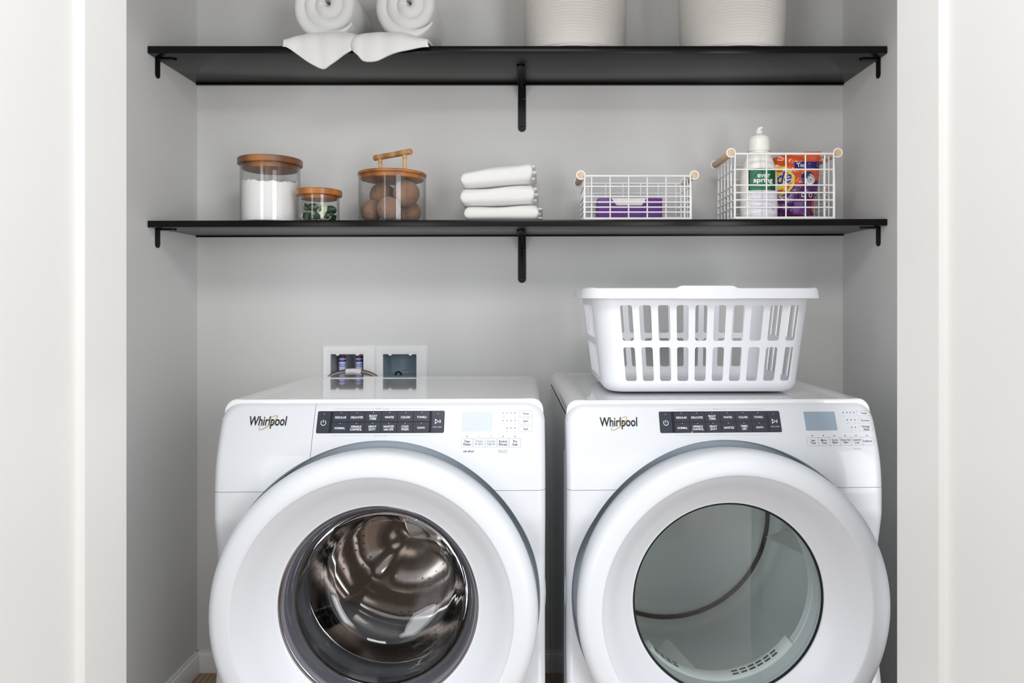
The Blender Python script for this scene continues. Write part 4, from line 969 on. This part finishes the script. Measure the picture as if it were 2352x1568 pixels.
# ------------------------------------------------------------------ upper shelf: rolled towels and woven baskets
def roll(x, r0, y0, y1, zc, label, flap):
    t = thing('rolled_towel', label, 'towel', (x, 0, 1.905), group='white rolled towels on the upper shelf')
    turns = 2.6; n = int(turns*48); pitch = r0/(turns+0.35); m = MB(); rings = []
    for i in range(n+1):
        f = i/n; th = f*turns*2*PI; rc = pitch*0.18 + (r0 - pitch*0.68)*f
        if i > n-14: rc -= 0.0
        a = th + PI*0.6; hh = pitch*0.505
        if i < 6: hh *= (i+1)/7
        if i > n-8: hh *= (n-i+1)/9
        push = 0.012*(1-f) + 0.002*math.sin(th*3)
        ya, yb_ = y0 - push, y1; sec = []
        er_ = hh*0.95
        for s2_ in range(7): an = PI/2 + PI*s2_/6; sec.append((rc + hh*math.sin(an), ya + er_ + er_*math.cos(an)))
        for s2_ in range(7): an = -PI/2 + PI*s2_/6; sec.append((rc + hh*math.sin(an), yb_ - er_ + er_*math.cos(an)))
        rings.append([(q[0]*math.cos(a)*1.0, q[1], zc - 1.905 + q[0]*math.sin(a)*1.0) for q in sec])
    m.grid(rings, False, True); k = len(m.v) - 14*(n+1); m.f += [tuple(range(k, k+14)), tuple(range(k+14*n, k+14*n+14))]
    m.build('towel_roll', 'towel', t, 70)
    # loose end draped over the shelf edge: columns of control points
    P_ = []
    nC = len(flap); cols = []
    for (c0, c1, c2, c3) in flap:
        pts = smooth_path([c0, c1, c2, c3], 9); cols.append([(p[0]-x, p[1], p[2]-1.905) for p in pts])
    rows_ = []
    for j in range(len(cols[0])):
        rows_.append(smooth_path([c_[j] for c_ in cols], 7))
    random.seed(2)
    rows_ = [[(p[0], p[1]-0.0012*math.sin(i*0.5+j*0.15), p[2]) for i, p in enumerate(r_)] for j, r_ in enumerate(rows_)]
    m = MB().grid([[tuple(p) for p in r_] for r_ in rows_]); o = m.build('loose_corner', 'towel', t, 80)
    md = o.modifiers.new('thickness', 'SOLIDIFY'); md.thickness = 0.009; md.offset = 1
    sb_ = o.modifiers.new('round', 'SUBSURF'); sb_.levels = 1; sb_.render_levels = 1
def fl(pxx, pyy, Y): a, b = px(pxx, pyy, Y); return (a, Y, b)
SZ = 1.905
def col(pb, qb, pe, yin, xin, zin=0.012, up=0.0, yo=0.0):
    """bottom pixel (pb,qb) hanging at the shelf face, pixel column pe at the shelf edge, start point inside on the shelf"""
    e = px(pe, 100, -0.318+yo); b = px(pb, qb, -0.324+yo)
    return ((xin, yin, SZ+zin), (xin*0.35+e[0]*0.65, -0.268, SZ+0.010+up), (e[0], -0.318+yo, SZ+0.004+up*0.45 if qb > 108 else SZ+0.004), (b[0], -0.3225+yo if qb > 112 else -0.318+yo, b[1]))
x1_ = -0.604; rr1 = 0.108
roll(x1_, rr1, -0.268, -0.02, SZ+0.024+rr1, 'white rolled towel at the left of the upper shelf, corner hanging to a point', [
    col(652, 102, 652, -0.20, -0.69, 0.004), col(668, 115, 666, -0.20, -0.68, 0.010, 0.008), col(690, 131, 684, -0.20, -0.66, 0.016, 0.016), col(718, 150, 706, -0.20, -0.63, 0.016, 0.022), col(744, 160, 730, -0.20, -0.60, 0.016, 0.024), col(762, 149, 752, -0.20, -0.575, 0.02, 0.028), col(790, 128, 782, -0.20, -0.55, 0.024, 0.030), col(818, 110, 812, -0.20, -0.52, 0.03, 0.024), col(829, 104, 826, -0.20, -0.50, 0.03, 0.010)])
x2_ = -0.371; rr2 = 0.105
roll(x2_, rr2, -0.272, -0.02, SZ+0.026+rr2, 'white rolled towel right of the first, loose end folded over the shelf edge', [
    col(812, 106, 812, -0.21, -0.44, 0.012, 0.004, -0.008), col(820, 126, 819, -0.21, -0.43, 0.014, 0.014, -0.008), col(834, 141, 832, -0.21, -0.42, 0.018, 0.022, -0.006), col(860, 143, 856, -0.21, -0.40, 0.02, 0.026, -0.004), col(884, 133, 880, -0.21, -0.38, 0.02, 0.028), col(915, 121, 910, -0.21, -0.36, 0.02, 0.030), col(950, 112, 945, -0.21, -0.33, 0.02, 0.018), col(985, 105, 983, -0.21, -0.30, 0.004, 0.0)])
def woven(x, y, r0, r1, label):
    t = thing('woven_basket', label, 'basket', (x, y, 1.9055), group='cream woven baskets on the upper shelf')
    H = 0.26; P_ = []; n = 96; N = 280
    for k in range(N+1):
        f = k/N; z = 0.004 + (H-0.004)*f; rr = r0 + (r1-r0)*f**0.7 + 0.0009*math.sin(2*PI*z/0.0085) - 0.006*math.exp(-z/0.006)
        P_.append([((rr+0.0012*math.sin(3*2*PI*j/n+x*9))*math.cos(2*PI*j/n), (rr+0.0012*math.sin(3*2*PI*j/n+x*9))*math.sin(2*PI*j/n), z + 0.0012*math.sin(4*PI*j/n+f*3)) for j in range(n)])
    P_.insert(0, [(p[0]*0.9, p[1]*0.9, 0.0) for p in P_[0]]); P_.insert(0, [(0, 0, 0)]*n)
    ins = [[(p[0]*0.955, p[1]*0.955, z) for p in P_[-1]] for z in (H+0.002, H-0.01, 0.012)]
    P_ += ins; P_.append([(0, 0, 0.012)]*n)
    MB().grid(P_, False, True).build('basket_wall', 'weave', t, 60)
ya = -0.152
woven(px(1320, 0, ya)[0], ya, 0.1475, 0.157, 'cream woven basket near the middle of the upper shelf')
woven(px(1681, 0, ya)[0], ya, 0.1500, 0.159, 'cream woven basket at the right of the upper shelf')
